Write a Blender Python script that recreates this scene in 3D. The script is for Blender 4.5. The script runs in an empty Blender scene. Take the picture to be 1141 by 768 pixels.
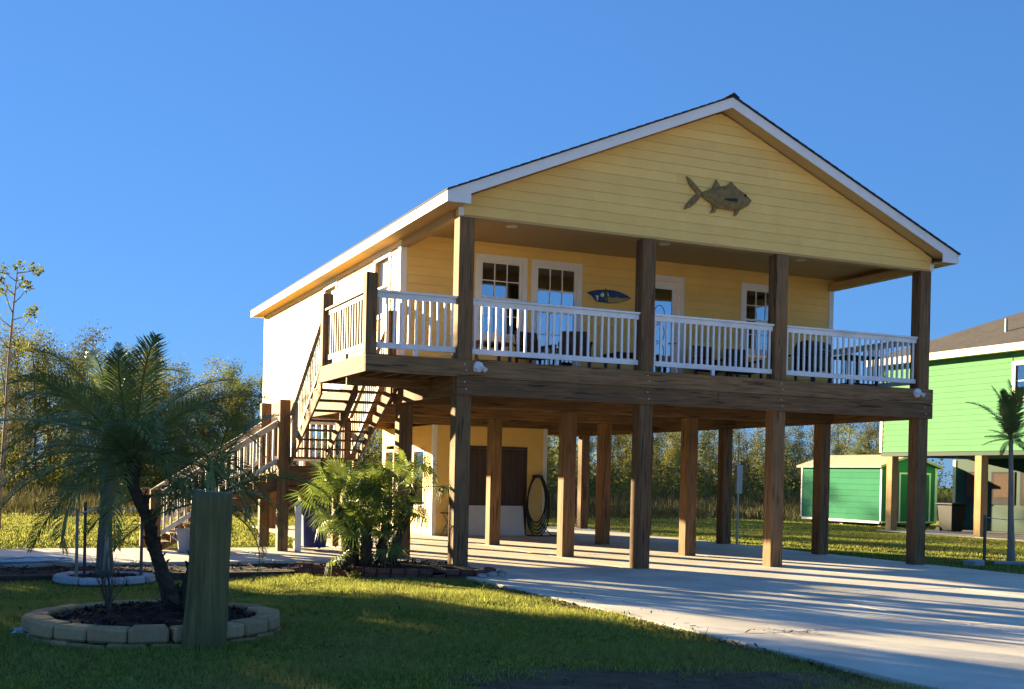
import bpy, bmesh, math, random
import numpy as np
from mathutils import Vector, Matrix

scene = bpy.context.scene
col = scene.collection
R_ = math.radians
random.seed(7)
rng = np.random.default_rng(11)

# ------------------------------------------------------------------ camera
PW, PH = 1141.0, 768.0
FPX, PPY = 1291.52, 537.40
CAM = Vector((-7.0048, -18.252, 1.6141))
YAW, PITCH, ROLL = -0.4159, -0.0045, 0.0213


def cam_basis():
    cy, sy = math.cos(YAW), math.sin(YAW)
    fw = Vector((-sy, cy, 0)); rt = Vector((cy, sy, 0)); up = Vector((0, 0, 1))
    f2 = fw * math.cos(PITCH) + up * math.sin(PITCH)
    u2 = up * math.cos(PITCH) - fw * math.sin(PITCH)
    r3 = rt * math.cos(ROLL) + u2 * math.sin(ROLL)
    u3 = u2 * math.cos(ROLL) - rt * math.sin(ROLL)
    return r3, u3, f2


CR, CU, CF = cam_basis()
cam_data = bpy.data.cameras.new('camera')
cam = bpy.data.objects.new('camera', cam_data)
col.objects.link(cam)
m = Matrix.Identity(4)
for i in range(3):
    m[i][0], m[i][1], m[i][2], m[i][3] = CR[i], CU[i], -CF[i], CAM[i]
cam.matrix_world = m
cam_data.sensor_width = 36.0
cam_data.sensor_fit = 'HORIZONTAL'
cam_data.lens = 36.0 * FPX / PW
cam_data.shift_y = (PPY - PH / 2) / PW
cam_data.clip_start = 0.1
cam_data.clip_end = 3000
scene.camera = cam


def on(px, py, axis, value):
    """point seen at a photo pixel that lies on the plane axis = value"""
    d = CR * ((px - PW / 2) / FPX) - CU * ((py - PPY) / FPX) + CF
    t = (value - CAM[axis]) / d[axis]
    return CAM + d * t


# ------------------------------------------------------------------ light
SUN_EL, SUN_AZ = R_(9.3), R_(-25.2)
world = bpy.data.worlds.new('World')
scene.world = world
world.use_nodes = True
wt = world.node_tree
bg = wt.nodes['Background']
sky = wt.nodes.new('ShaderNodeTexSky')
sky.sky_type = 'NISHITA'
sky.sun_disc = False
sky.sun_elevation = SUN_EL
sky.sun_rotation = SUN_AZ
sky.air_density = 1.0
sky.dust_density = 0.05
sky.ozone_density = 5.0
tint = wt.nodes.new('ShaderNodeMix'); tint.data_type = 'RGBA'; tint.blend_type = 'MULTIPLY'
tint.inputs[0].default_value = 1.0
tint.inputs[7].default_value = (0.19, 0.362, 0.65, 1)
even = wt.nodes.new('ShaderNodeGamma'); even.inputs[1].default_value = 0.42
wt.links.new(sky.outputs[0], even.inputs[0])
wt.links.new(even.outputs[0], tint.inputs[6])
wt.links.new(tint.outputs[2], bg.inputs[0])
bg.inputs[1].default_value = 0.05

sun_data = bpy.data.lights.new('sun', 'SUN')
sun_data.energy = 2.0
sun_data.angle = R_(0.55)
sun_data.color = (1.0, 0.79, 0.46)
sun = bpy.data.objects.new('sun', sun_data)
col.objects.link(sun)
to_sun = Vector((math.sin(SUN_AZ) * math.cos(SUN_EL), math.cos(SUN_AZ) * math.cos(SUN_EL), math.sin(SUN_EL)))
sun.rotation_euler = to_sun.to_track_quat('Z', 'Y').to_euler()

scene.view_settings.view_transform = 'Standard'
scene.view_settings.look = 'None'
scene.view_settings.exposure = 3.9
scene.view_settings.gamma = 1.0
scene.view_settings.use_curve_mapping = False
scene.cycles.use_denoising = True
scene.cycles.max_bounces = 6
scene.cycles.diffuse_bounces = 3
scene.cycles.transparent_max_bounces = 8


# ------------------------------------------------------------------ materials
M = {}


def mat(name, base, rough=0.8, var=0.12, scale=6.0, stretch=(1, 1, 1), bump=0.0, bscale=None, spec=0.3,
        second=None, obj_var=0.0, trans=0.0, dirt=None, metal=0.0, coords='Object', cracks=False):
    mt = bpy.data.materials.new(name)
    mt.use_nodes = True
    nt = mt.node_tree; N = nt.nodes; L = nt.links
    b = N['Principled BSDF']
    b.inputs['Roughness'].default_value = rough
    b.inputs['Specular IOR Level'].default_value = spec
    b.inputs['Metallic'].default_value = metal
    tc = N.new('ShaderNodeTexCoord')
    mp = N.new('ShaderNodeMapping'); mp.inputs['Scale'].default_value = stretch
    L.new(tc.outputs[coords], mp.inputs[0])
    nz = N.new('ShaderNodeTexNoise'); nz.inputs['Scale'].default_value = scale
    nz.inputs['Detail'].default_value = 6; nz.inputs['Roughness'].default_value = 0.62
    L.new(mp.outputs[0], nz.inputs[0])
    rp = N.new('ShaderNodeValToRGB')
    c0 = Vector(base); c1 = Vector(second) if second else c0
    lo = c0 * (1 - var); hi = c1 * (1 + var)
    rp.color_ramp.elements[0].position = 0.3; rp.color_ramp.elements[0].color = (*lo, 1)
    rp.color_ramp.elements[1].position = 0.7; rp.color_ramp.elements[1].color = (*[min(.95, v) for v in hi], 1)
    L.new(nz.outputs[0], rp.inputs[0])
    out = rp.outputs[0]
    if dirt:
        n2 = N.new('ShaderNodeTexNoise'); n2.inputs['Scale'].default_value = dirt[1]; n2.inputs['Detail'].default_value = 5
        L.new(tc.outputs[coords], n2.inputs[0])
        r2 = N.new('ShaderNodeValToRGB')
        r2.color_ramp.elements[0].position = 0.48; r2.color_ramp.elements[1].position = 0.72
        r2.color_ramp.elements[0].color = (0, 0, 0, 1); r2.color_ramp.elements[1].color = (dirt[2],) * 3 + (1,)
        L.new(n2.outputs[0], r2.inputs[0])
        mx = N.new('ShaderNodeMix'); mx.data_type = 'RGBA'
        L.new(r2.outputs[0], mx.inputs[0]); L.new(out, mx.inputs[6]); mx.inputs[7].default_value = (*dirt[0], 1)
        out = mx.outputs[2]
    if cracks:
        n3 = N.new('ShaderNodeTexNoise'); n3.inputs['Scale'].default_value = 2.2; n3.inputs['Detail'].default_value = 3
        L.new(mp.outputs[0], n3.inputs[0])
        r3 = N.new('ShaderNodeValToRGB')
        r3.color_ramp.elements[0].position = 0.60; r3.color_ramp.elements[1].position = 0.64
        r3.color_ramp.elements[0].color = (1, 1, 1, 1); r3.color_ramp.elements[1].color = (0.42, 0.40, 0.38, 1)
        L.new(n3.outputs[0], r3.inputs[0])
        mx = N.new('ShaderNodeMix'); mx.data_type = 'RGBA'; mx.blend_type = 'MULTIPLY'; mx.inputs[0].default_value = 1
        L.new(out, mx.inputs[6]); L.new(r3.outputs[0], mx.inputs[7]); out = mx.outputs[2]
    if obj_var:
        oi = N.new('ShaderNodeObjectInfo')
        mr = N.new('ShaderNodeMapRange'); mr.inputs[3].default_value = 1 - obj_var; mr.inputs[4].default_value = 1 + obj_var
        L.new(oi.outputs['Random'], mr.inputs[0])
        mx = N.new('ShaderNodeMix'); mx.data_type = 'RGBA'; mx.blend_type = 'MULTIPLY'; mx.inputs[0].default_value = 1
        L.new(out, mx.inputs[6])
        cb = N.new('ShaderNodeCombineColor')
        for i in range(3): L.new(mr.outputs[0], cb.inputs[i])
        L.new(cb.outputs[0], mx.inputs[7]); out = mx.outputs[2]
    L.new(out, b.inputs['Base Color'])
    if bump:
        nb = N.new('ShaderNodeTexNoise'); nb.inputs['Scale'].default_value = bscale or scale * 4
        nb.inputs['Detail'].default_value = 5
        L.new(mp.outputs[0], nb.inputs[0])
        bp = N.new('ShaderNodeBump'); bp.inputs['Strength'].default_value = bump; bp.inputs['Distance'].default_value = 0.02
        L.new(nb.outputs[0], bp.inputs['Height']); L.new(bp.outputs[0], b.inputs['Normal'])
    if trans:
        tr = N.new('ShaderNodeBsdfTranslucent'); L.new(out, tr.inputs[0])
        ms = N.new('ShaderNodeMixShader'); ms.inputs[0].default_value = trans
        o = N['Material Output']
        L.new(b.outputs[0], ms.inputs[1]); L.new(tr.outputs[0], ms.inputs[2]); L.new(ms.outputs[0], o.inputs[0])
    M[name] = mt
    return mt


WOOD = (0.180, 0.097, 0.040)
for ax, st in (('x', (0.5, 9, 9)), ('y', (9, 0.5, 9)), ('z', (9, 9, 0.5))):
    mat('wood_' + ax, WOOD, 0.82, 0.35, 3.0, st, 0.35, 6, second=(0.225, 0.124, 0.053), cracks=True, obj_var=0.2,
        dirt=((0.11, 0.07, 0.036), 0.9, 0.55))
mat('siding', (0.94, 0.60, 0.175), 0.7, 0.06, 2.2, (1, 1, 1), 0.1, 60, obj_var=0.05, dirt=((0.80, 0.53, 0.17), 0.7, 0.35))
mat('trim', (0.84, 0.81, 0.75), 0.55, 0.04, 4, bump=0.05, bscale=40)
mat('railpaint', (0.84, 0.84, 0.82), 0.5, 0.06, 5, bump=0.08, bscale=40, obj_var=0.05, dirt=((0.45, 0.42, 0.36), 2.0, 0.35))
mat('rail_tan', (0.34, 0.275, 0.175), 0.6, 0.1, 5, bump=0.08, bscale=40, obj_var=0.1, dirt=((0.25, 0.2, 0.13), 2.0, 0.35))
mat('rail_pale', (0.55, 0.50, 0.42), 0.6, 0.1, 5, bump=0.08, bscale=40, obj_var=0.1, dirt=((0.4, 0.35, 0.28), 2.0, 0.35))
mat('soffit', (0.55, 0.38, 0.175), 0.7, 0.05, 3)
mat('shingle', (0.035, 0.034, 0.04), 0.9, 0.35, 14, bump=0.5, bscale=50)
mat('shingle_brown', (0.062, 0.054, 0.050), 0.95, 0.35, 7, (1, 1, 3), 0.5, 40, dirt=((0.085, 0.074, 0.068), 1.2, 0.6))
mat('concrete', (0.63, 0.58, 0.475), 0.85, 0.15, 1.3, bump=0.18, bscale=55, obj_var=0.06, dirt=((0.45, 0.41, 0.335), 0.55, 0.8))
mat('shell', (0.74, 0.68, 0.55), 0.95, 0.2, 3, bump=0.5, bscale=40, dirt=((0.62, 0.56, 0.44), 0.3, 0.5))  # kept pale so the unseen lot bounces light onto the house front
mat('concrete_joint', (0.12, 0.11, 0.10), 0.95, 0.2, 3)
mat('lawn', (0.065, 0.095, 0.016), 0.95, 0.4, 1.1, spec=0.0, bump=0.8, bscale=30, second=(0.105, 0.125, 0.03), dirt=((0.17, 0.14, 0.06), 0.35, 0.5))
mat('blade', (0.19, 0.25, 0.045), 0.8, 0.55, 14, second=(0.32, 0.33, 0.075), spec=0.04, trans=0.45, dirt=((0.42, 0.34, 0.13), 0.6, 0.55))
mat('weed', (0.075, 0.062, 0.026), 0.8, 0.4, 0.5, second=(0.085, 0.085, 0.028), trans=0.25)
mat('soil', (0.030, 0.022, 0.017), 0.95, 0.5, 9, bump=1.0, bscale=30)
mat('mulch', (0.055, 0.034, 0.022), 0.95, 0.5, 7, obj_var=0.3, bump=0.3)
mat('dirt', (0.095, 0.062, 0.033), 0.95, 0.4, 4, bump=1.0, bscale=22, dirt=((0.17, 0.125, 0.065), 2, 0.6))
mat('block', (0.43, 0.26, 0.12), 0.9, 0.22, 5, bump=0.5, bscale=30, obj_var=0.16, second=(0.49, 0.31, 0.155), dirt=((0.19, 0.12, 0.065), 3, 0.5))
mat('pale_block', (0.42, 0.40, 0.40), 0.9, 0.15, 5, bump=0.5, bscale=30, obj_var=0.12)
mat('red_brick', (0.16, 0.065, 0.05), 0.9, 0.25, 6, bump=0.5, bscale=30, obj_var=0.25, dirt=((0.06, 0.05, 0.045), 4, 0.6))
mat('rock', (0.40, 0.33, 0.27), 0.9, 0.3, 7, bump=0.6, bscale=20, obj_var=0.3)
mat('timber_dark', (0.07, 0.042, 0.03), 0.9, 0.3, 3, (0.6, 8, 8), 0.4, 8, obj_var=0.2)
mat('pile_wood', (0.15, 0.118, 0.045), 0.9, 0.3, 2.6, (8, 8, 0.45), 0.7, 6, second=(0.185, 0.15, 0.055), dirt=((0.085, 0.10, 0.035), 1.6, 0.6))
mat('pile_top', (0.20, 0.24, 0.22), 0.9, 0.25, 9, bump=0.4)
mat('bark', (0.13, 0.10, 0.075), 0.95, 0.35, 6, (3, 3, 0.6), 0.7, 12, obj_var=0.3)
mat('pale_bark', (0.30, 0.25, 0.19), 0.9, 0.3, 5, (3, 3, 0.6), 0.5, 12, obj_var=0.3)
mat('palm_bark', (0.085, 0.06, 0.042), 0.95, 0.4, 14, bump=1.0, bscale=25)
mat('palm_leaf', (0.15, 0.20, 0.06), 0.45, 0.25, 1.5, second=(0.18, 0.23, 0.065), trans=0.35, spec=0.45, obj_var=0.2)
mat('palm_leaf_blue', (0.18, 0.225, 0.06), 0.45, 0.25, 1.5, second=(0.215, 0.255, 0.07), trans=0.35, spec=0.45, obj_var=0.2)
mat('fan_leaf', (0.115, 0.17, 0.03), 0.45, 0.3, 2.0, second=(0.165, 0.21, 0.04), trans=0.35, spec=0.2, obj_var=0.25)
mat('leaf_dark', (0.095, 0.135, 0.034), 0.7, 0.35, 0.6, spec=0.1, second=(0.14, 0.16, 0.04), trans=0.4, obj_var=0.25)
mat('leaf_olive', (0.135, 0.155, 0.038), 0.7, 0.35, 0.6, second=(0.21, 0.205, 0.05), spec=0.1, trans=0.42, obj_var=0.25)
mat('leaf_gold', (0.15, 0.14, 0.04), 0.7, 0.35, 0.6, second=(0.13, 0.135, 0.042), spec=0.1, trans=0.28, obj_var=0.25)
mat('green_wall', (0.125, 0.31, 0.15), 0.8, 0.05, 2, spec=0.05, obj_var=0.03, dirt=((0.11, 0.28, 0.14), 0.6, 0.3))
mat('green_shed', (0.045, 0.20, 0.115), 0.85, 0.06, 2, spec=0.04, obj_var=0.05)
mat('shaded_teal', (0.010, 0.045, 0.034), 0.7, 0.08, 2)  # near-black teal, shade under the green house put into the colour
mat('tan_roof', (0.50, 0.38, 0.24), 0.85, 0.12, 4, bump=0.2)
mat('post_tan', (0.42, 0.28, 0.13), 0.85, 0.2, 3, (8, 8, .5), 0.3, 8, obj_var=0.1)
mat('cream', (0.70, 0.60, 0.42), 0.6, 0.04, 3)
mat('brown_door', (0.075, 0.052, 0.04), 0.6, 0.2, 3, (8, 8, .6), 0.2, 8)
mat('lattice', (0.13, 0.095, 0.05), 0.8, 0.2, 5)
mat('white_panel', (0.62, 0.64, 0.62), 0.6, 0.06, 2)
mat('black_rubber', (0.016, 0.016, 0.015), 0.55, 0.2, 8)
mat('green_hose', (0.02, 0.035, 0.02), 0.45, 0.2, 8)
mat('pale_hose', (0.42, 0.52, 0.54), 0.5, 0.1, 8)
mat('navy', (0.012, 0.02, 0.13), 0.4, 0.1, 4, spec=0.5)
mat('dark_bin', (0.007, 0.009, 0.015), 0.5, 0.1, 4)
mat('grey_plastic', (0.24, 0.26, 0.29), 0.5, 0.1, 5)
mat('white_plastic', (0.72, 0.72, 0.70), 0.4, 0.04, 5, spec=0.5)
mat('black_metal', (0.02, 0.02, 0.02), 0.45, 0.2, 8, spec=0.5)
mat('grey_metal', (0.35, 0.38, 0.40), 0.4, 0.1, 8, metal=0.5)
mat('wicker', (0.075, 0.045, 0.03), 0.7, 0.4, 40, bump=0.6)
mat('fish_bronze', (0.23, 0.155, 0.05), 0.6, 0.35, 12, bump=0.5, bscale=40)
mat('fish_dark', (0.03, 0.025, 0.015), 0.6, 0.2, 8)
mat('sign_blue', (0.02, 0.075, 0.19), 0.45, 0.25, 9)
mat('sign_yellow', (0.42, 0.33, 0.10), 0.5, 0.15, 9)
mat('sign_green', (0.06, 0.14, 0.05), 0.5, 0.2, 9)
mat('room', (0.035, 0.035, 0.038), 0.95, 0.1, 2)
mat('blind', (0.11, 0.105, 0.095), 0.7, 0.1, 2)
mat('bolt', (0.35, 0.34, 0.32), 0.4, 0.1, 8, metal=0.8)
mat('foil', (0.75, 0.76, 0.80), 0.12, 0.05, 8, metal=0.6)
mat('string', (0.45, 0.5, 0.45), 0.8, 0.1, 8)


def glass_mat(name, tintc, mixv):
    mt = bpy.data.materials.new(name); mt.use_nodes = True
    nt = mt.node_tree; N = nt.nodes; L = nt.links
    N.remove(N['Principled BSDF'])
    gl = N.new('ShaderNodeBsdfGlossy'); gl.inputs['Roughness'].default_value = 0.015; gl.inputs[0].default_value = (.9, .95, 1, 1)
    tr = N.new('ShaderNodeBsdfTransparent'); tr.inputs[0].default_value = (*tintc, 1)
    nz = N.new('ShaderNodeTexNoise'); nz.inputs['Scale'].default_value = 1.5
    tc = N.new('ShaderNodeTexCoord'); L.new(tc.outputs['Object'], nz.inputs[0])
    bp = N.new('ShaderNodeBump'); bp.inputs['Strength'].default_value = 0.05; bp.inputs['Distance'].default_value = 0.02
    L.new(nz.outputs[0], bp.inputs['Height']); L.new(bp.outputs[0], gl.inputs['Normal'])
    ms = N.new('ShaderNodeMixShader'); ms.inputs[0].default_value = mixv
    L.new(tr.outputs[0], ms.inputs[1]); L.new(gl.outputs[0], ms.inputs[2])
    L.new(ms.outputs[0], N['Material Output'].inputs[0])
    M[name] = mt


glass_mat('glass', (0.55, 0.6, 0.6), 0.42)
glass_mat('glass_door', (0.5, 0.55, 0.55), 0.5)
glass_mat('glass_clear', (0.95, 0.97, 0.97), 0.12)


# ------------------------------------------------------------------ mesh builder
class MB:
    def __init__(self):
        self.v = []; self.f = []

    def add(self, vs, fs):
        o = len(self.v)
        self.v.extend([tuple(p) for p in vs])
        self.f.extend([tuple(i + o for i in f) for f in fs])
        return self

    def box(self, x0, x1, y0, y1, z0, z1):
        vs = [(x, y, z) for z in (z0, z1) for y in (y0, y1) for x in (x0, x1)]
        return self.add(vs, [(0, 2, 3, 1), (4, 5, 7, 6), (0, 1, 5, 4), (2, 6, 7, 3), (0, 4, 6, 2), (1, 3, 7, 5)])

    def bar(self, a, b, w, h, up=(0, 0, 1)):
        a = Vector(a); b = Vector(b); d = (b - a).normalized()
        s = d.cross(Vector(up))
        if s.length < 1e-4: s = d.cross(Vector((1, 0, 0)))
        s.normalize(); u = s.cross(d).normalized()
        s *= w / 2; u *= h / 2
        vs = [a - s - u, a + s - u, a + s + u, a - s + u, b - s - u, b + s - u, b + s + u, b - s + u]
        return self.add(vs, [(0, 3, 2, 1), (4, 5, 6, 7), (0, 1, 5, 4), (1, 2, 6, 5), (2, 3, 7, 6), (3, 0, 4, 7)])

    def tube(self, pts, rad, n=8, cap=True, jit=0.0):
        pts = [Vector(p) for p in pts]
        if not hasattr(rad, '__len__'): rad = [rad] * len(pts)
        o = len(self.v)
        ref = Vector((0.13, 0.37, 0.92)).normalized()
        for i, p in enumerate(pts):
            d = (pts[min(i + 1, len(pts) - 1)] - pts[max(i - 1, 0)]).normalized()
            a = d.cross(ref)
            if a.length < 1e-3: a = d.cross(Vector((1, 0, 0)))
            a.normalize(); b = d.cross(a)
            for k in range(n):
                t = 2 * math.pi * k / n
                r = rad[i] * (1 + (random.uniform(-jit, jit) if jit else 0))
                self.v.append(tuple(p + a * math.cos(t) * r + b * math.sin(t) * r))
        for i in range(len(pts) - 1):
            for k in range(n):
                k2 = (k + 1) % n
                self.f.append((o + i * n + k, o + i * n + k2, o + (i + 1) * n + k2, o + (i + 1) * n + k))
        if cap:
            self.f.append(tuple(o + k for k in reversed(range(n))))
            e = o + (len(pts) - 1) * n
            self.f.append(tuple(e + k for k in range(n)))
        return self

    def prism(self, poly, axis, a, b):
        """extrude a 2-D polygon along an axis"""
        def p3(q, t):
            if axis == 'x': return (t, q[0], q[1])
            if axis == 'y': return (q[0], t, q[1])
            return (q[0], q[1], t)
        n = len(poly)
        vs = [p3(q, a) for q in poly] + [p3(q, b) for q in poly]
        fs = [tuple(range(n - 1, -1, -1)), tuple(range(n, 2 * n))]
        fs += [(i, (i + 1) % n, n + (i + 1) % n, n + i) for i in range(n)]
        return self.add(vs, fs)

    def lathe(self, prof, c=(0, 0, 0), n=20):
        o = len(self.v)
        for r, z in prof:
            for k in range(n):
                t = 2 * math.pi * k / n
                self.v.append((c[0] + r * math.cos(t), c[1] + r * math.sin(t), c[2] + z))
        for i in range(len(prof) - 1):
            for k in range(n):
                k2 = (k + 1) % n
                self.f.append((o + i * n + k, o + i * n + k2, o + (i + 1) * n + k2, o + (i + 1) * n + k))
        self.f.append(tuple(o + k for k in reversed(range(n))))
        e = o + (len(prof) - 1) * n
        self.f.append(tuple(e + k for k in range(n)))
        return self

    def mesh(self, name, bevel=0.0, smooth=False, fix=True):
        me = bpy.data.meshes.new(name)
        me.from_pydata(self.v, [], self.f)
        if bevel or fix:
            bm = bmesh.new(); bm.from_mesh(me)
            if fix: bmesh.ops.recalc_face_normals(bm, faces=bm.faces)
            if bevel:
                bmesh.ops.bevel(bm, geom=[e for e in bm.edges if e.is_manifold and e.calc_face_angle(0) > 0.6], offset=bevel, segments=1,
                                affect='EDGES', profile=0.5)
            bm.to_mesh(me); bm.free()
        if smooth:
            me.polygons.foreach_set('use_smooth', [True] * len(me.polygons))
        return me

    def build(self, name, material, parent=None, bevel=0.0, smooth=False, fix=True):
        return obj(name, self.mesh(name, bevel, smooth, fix), material, parent)


def obj(name, me, material=None, parent=None, loc=None, rot=None, scale=None):
    o = bpy.data.objects.new(name, me)
    if material and not me.materials:
        me.materials.append(M[material])
    col.objects.link(o)
    if parent: o.parent = parent
    if loc is not None: o.location = loc
    if rot is not None: o.rotation_euler = rot
    if scale is not None: o.scale = scale
    return o


def tag(o, label=None, cat=None, group=None, kind=None):
    if label: o['label'] = label
    if cat: o['category'] = cat
    if group: o['group'] = group
    if kind: o['kind'] = kind
    return o


def empty(name, loc=(0, 0, 0), rz=0.0, label=None, cat=None, group=None):
    o = bpy.data.objects.new(name, None)
    o.empty_display_size = 0.2
    col.objects.link(o)
    o.location = loc; o.rotation_euler = (0, 0, rz)
    return tag(o, label, cat, group)


def copy_tree(o, parent=None):
    c = o.copy(); col.objects.link(c); c.parent = parent
    for ch in list(o.children): copy_tree(ch, c)
    return c


def bulk(name, verts, faces, material, quads=True):
    """big mesh from numpy arrays"""
    me = bpy.data.meshes.new(name)
    k = 4 if quads else 3
    me.vertices.add(len(verts)); me.vertices.foreach_set('co', np.asarray(verts, np.float32).ravel())
    nf = len(faces)
    me.loops.add(nf * k); me.loops.foreach_set('vertex_index', np.asarray(faces, np.int32).ravel())
    me.polygons.add(nf); me.polygons.foreach_set('loop_start', np.arange(nf, dtype=np.int32) * k)
    me.polygons.foreach_set('loop_total', np.full(nf, k, np.int32))
    me.update(calc_edges=True)
    me.materials.append(M[material])
    return me


def smooth01(t): return max(0.0, min(1.0, t)) ** 2 * (3 - 2 * max(0.0, min(1.0, t)))


def lawn_z(x, y):
    d = smooth01((-1.2 - x) / 2.5) * smooth01((y + 5.0) / 4.0) * (1 - smooth01((y - 7.5) / 3))
    bump = 0.012 * math.sin(x * 1.3 + y * 0.7) + 0.012 * math.sin(x * 0.6 - y * 1.1)
    return -0.05 - 0.10 * d + bump * smooth01((-x - 1.0) / 1.5) * smooth01((-y - 1) / 2)


# ================================================================== GROUND
def grid_sheet(name, xs, ys, zf, material):
    vs = [(x, y, zf(x, y)) for y in ys for x in xs]
    nx = len(xs)
    fs = [(j * nx + i, j * nx + i + 1, (j + 1) * nx + i + 1, (j + 1) * nx + i) for j in range(len(ys) - 1) for i in range(nx - 1)]
    return obj(name, bulk(name, np.array(vs), np.array(fs), material))


xs = [-900, -300, -120, -60, -30] + [-20 + 0.8 * i for i in range(76)] + [45, 60, 90, 150, 400, 900]
ys = [-300, -100, -50, -30] + [-22 + 0.8 * i for i in range(60)] + [28, 35, 45, 60, 90, 150, 400, 1200]
tag(grid_sheet('lawn', xs, ys, lawn_z, 'lawn'), kind='structure')

# driveway and slab, cast in panels with open joints
drive = MB().box(-0.12, 10.45, -14.55, 16.3, -0.30, -0.035).build('driveway', 'concrete_joint')
tag(drive, kind='structure')
ycuts = [16.3, 11.1, 7.4, 3.55, -0.55, -4.3, -8.0, -11.7, -14.55]
xcuts = [-0.15, 3.45, 6.95, 10.5]
for j in range(len(ycuts) - 1):
    for i in range(3):
        MB().box(xcuts[i] + 0.016, xcuts[i + 1] - 0.016, ycuts[j + 1] + 0.016, ycuts[j] - 0.016, -0.12,
                 0.0 + random.uniform(-0.002, 0.002)).build('concrete_panel', 'concrete', drive, bevel=0.006)
# walkway in front of the stairs
walk = MB().box(-12, -0.2, 2.80, 6.5, -0.4, -0.035).build('walkway', 'concrete_joint')
tag(walk, kind='structure')
wx = [-12, -9.6, -7.2, -4.8, -2.4, -0.17]
for i in range(5):
    for y0, y1 in ((2.75, 4.65), (4.65, 6.55)):
        MB().box(wx[i] + 0.01, wx[i + 1] - 0.01, y0 + 0.01, y1 - 0.01, -0.1, random.uniform(-0.006, 0.0)).build('concrete_panel', 'concrete', walk, bevel=0.006)
mb = MB()
nx, ny = 48, 7
vs = [(-12 + 11.8 * i / nx, 1.0 + 1.78 * j / ny, -.06 + random.uniform(-.018, .018)) for j in range(ny + 1) for i in range(nx + 1)]
mb.add(vs, [(j * (nx + 1) + i, j * (nx + 1) + i + 1, (j + 1) * (nx + 1) + i + 1, (j + 1) * (nx + 1) + i) for j in range(ny) for i in range(nx)])
tag(mb.build('mulch_bed', 'soil', smooth=True), kind='structure')
edge = empty('timber_edging', (-6, 0.95, -0.1), 0, 'dark weathered timbers edging the mulch strip before the concrete walkway', 'edging')
tx = [-12, -9.7, -7.3, -5.0, -2.55]
for i in range(4):
    MB().box(tx[i] + 6.01, tx[i + 1] + 5.99, -0.07, 0.075, -0.14, 0.07 + random.uniform(-.015, .01)).build('timber', 'timber_dark', edge, bevel=0.012)

# unseen street at the camera and pale lot behind, added to bounce warm light
street = MB().box(-150, 150, -23.5, -14.6, -0.5, -0.06).build('street', 'concrete_joint')
tag(street, kind='structure')
for k in range(50):
    for y0, y1 in ((-23.5, -19.05), (-19.05, -14.6)):
        MB().box(-150 + 6 * k + .012, -144 + 6 * k - .012, y0 + .012, y1 - .012, -.15, -.03 + random.uniform(-.002, .002)).build('concrete_panel', 'concrete', street)
tag(MB().add([(-160, -23.6, -.035), (160, -23.6, -.035), (160, -180, -.035), (-160, -180, -.035)], [(0, 3, 2, 1)]).build('bounce_lot', 'shell'), kind='structure')

# bare dirt by the road
def blob(cx, cy, rx, ry, n=40, j=0.22, rot=0.0):
    pts = []
    for k in range(n):
        t = 2 * math.pi * k / n
        r = 1 + j * math.sin(3 * t + 1) * 0.5 + random.uniform(-j, j) * 0.5
        x, y = rx * r * math.cos(t), ry * r * math.sin(t)
        pts.append((cx + x * math.cos(rot) - y * math.sin(rot), cy + x * math.sin(rot) + y * math.cos(rot)))
    return pts


def sheet(name, poly, z, material, zf=None):
    mb = MB()
    cx = sum(p[0] for p in poly) / len(poly); cy = sum(p[1] for p in poly) / len(poly)
    zz = (lambda x, y: zf(x, y) + z) if zf else (lambda x, y: z)
    vs = [(cx, cy, zz(cx, cy))]
    for f in (0.33, 0.66, 1.0):
        vs += [(cx + (p[0] - cx) * f, cy + (p[1] - cy) * f, zz(cx + (p[0] - cx) * f, cy + (p[1] - cy) * f)) for p in poly]
    n = len(poly)
    fs = [(0, 1 + k, 1 + (k + 1) % n) for k in range(n)]
    for r in range(2):
        fs += [(1 + r * n + k, 1 + (r + 1) * n + k, 1 + (r + 1) * n + (k + 1) % n, 1 + r * n + (k + 1) % n) for k in range(n)]
    mb.add(vs, fs)
    return mb.build(name, material, smooth=True)


DIRT = (-2.1, -10.15, 1.75, 0.85, -0.28)
tag(sheet('dirt_patch', blob(DIRT[0], DIRT[1], DIRT[2], DIRT[3], rot=DIRT[4]), 0.006, 'dirt', lawn_z), kind='structure')


# ================================================================== STILT HOUSE
W = 0.275
X = [0.0, 3.5525, 6.498, 10.057]
Y2, Y3, Y4, Y5 = 3.03, 6.90, 10.90, 14.87
ZB, ZT, ZS = 2.98, 3.58, 5.985
HX1 = 10.33
WY = 3.10           # front wall plane
WB = 15.65          # back wall
house = empty('stilt_house', (0, 0, 0), 0, 'yellow wooden house raised on brown posts with a front porch and outside stairs', 'house')

# posts -----------------------------------------------------------------
for ix, x in enumerate(X):
    MB().box(x, x + W, 0.002, W, -0.02, ZS).build('post', 'wood_z', house, bevel=0.012)
    for y in (Y2, Y3, Y4, Y5):
        if x in (X[1], X[2]) and y in (Y4, Y5): continue
        MB().box(x, x + W, y, y + W, -0.02, ZB).build('post', 'wood_z', house, bevel=0.012)

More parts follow.
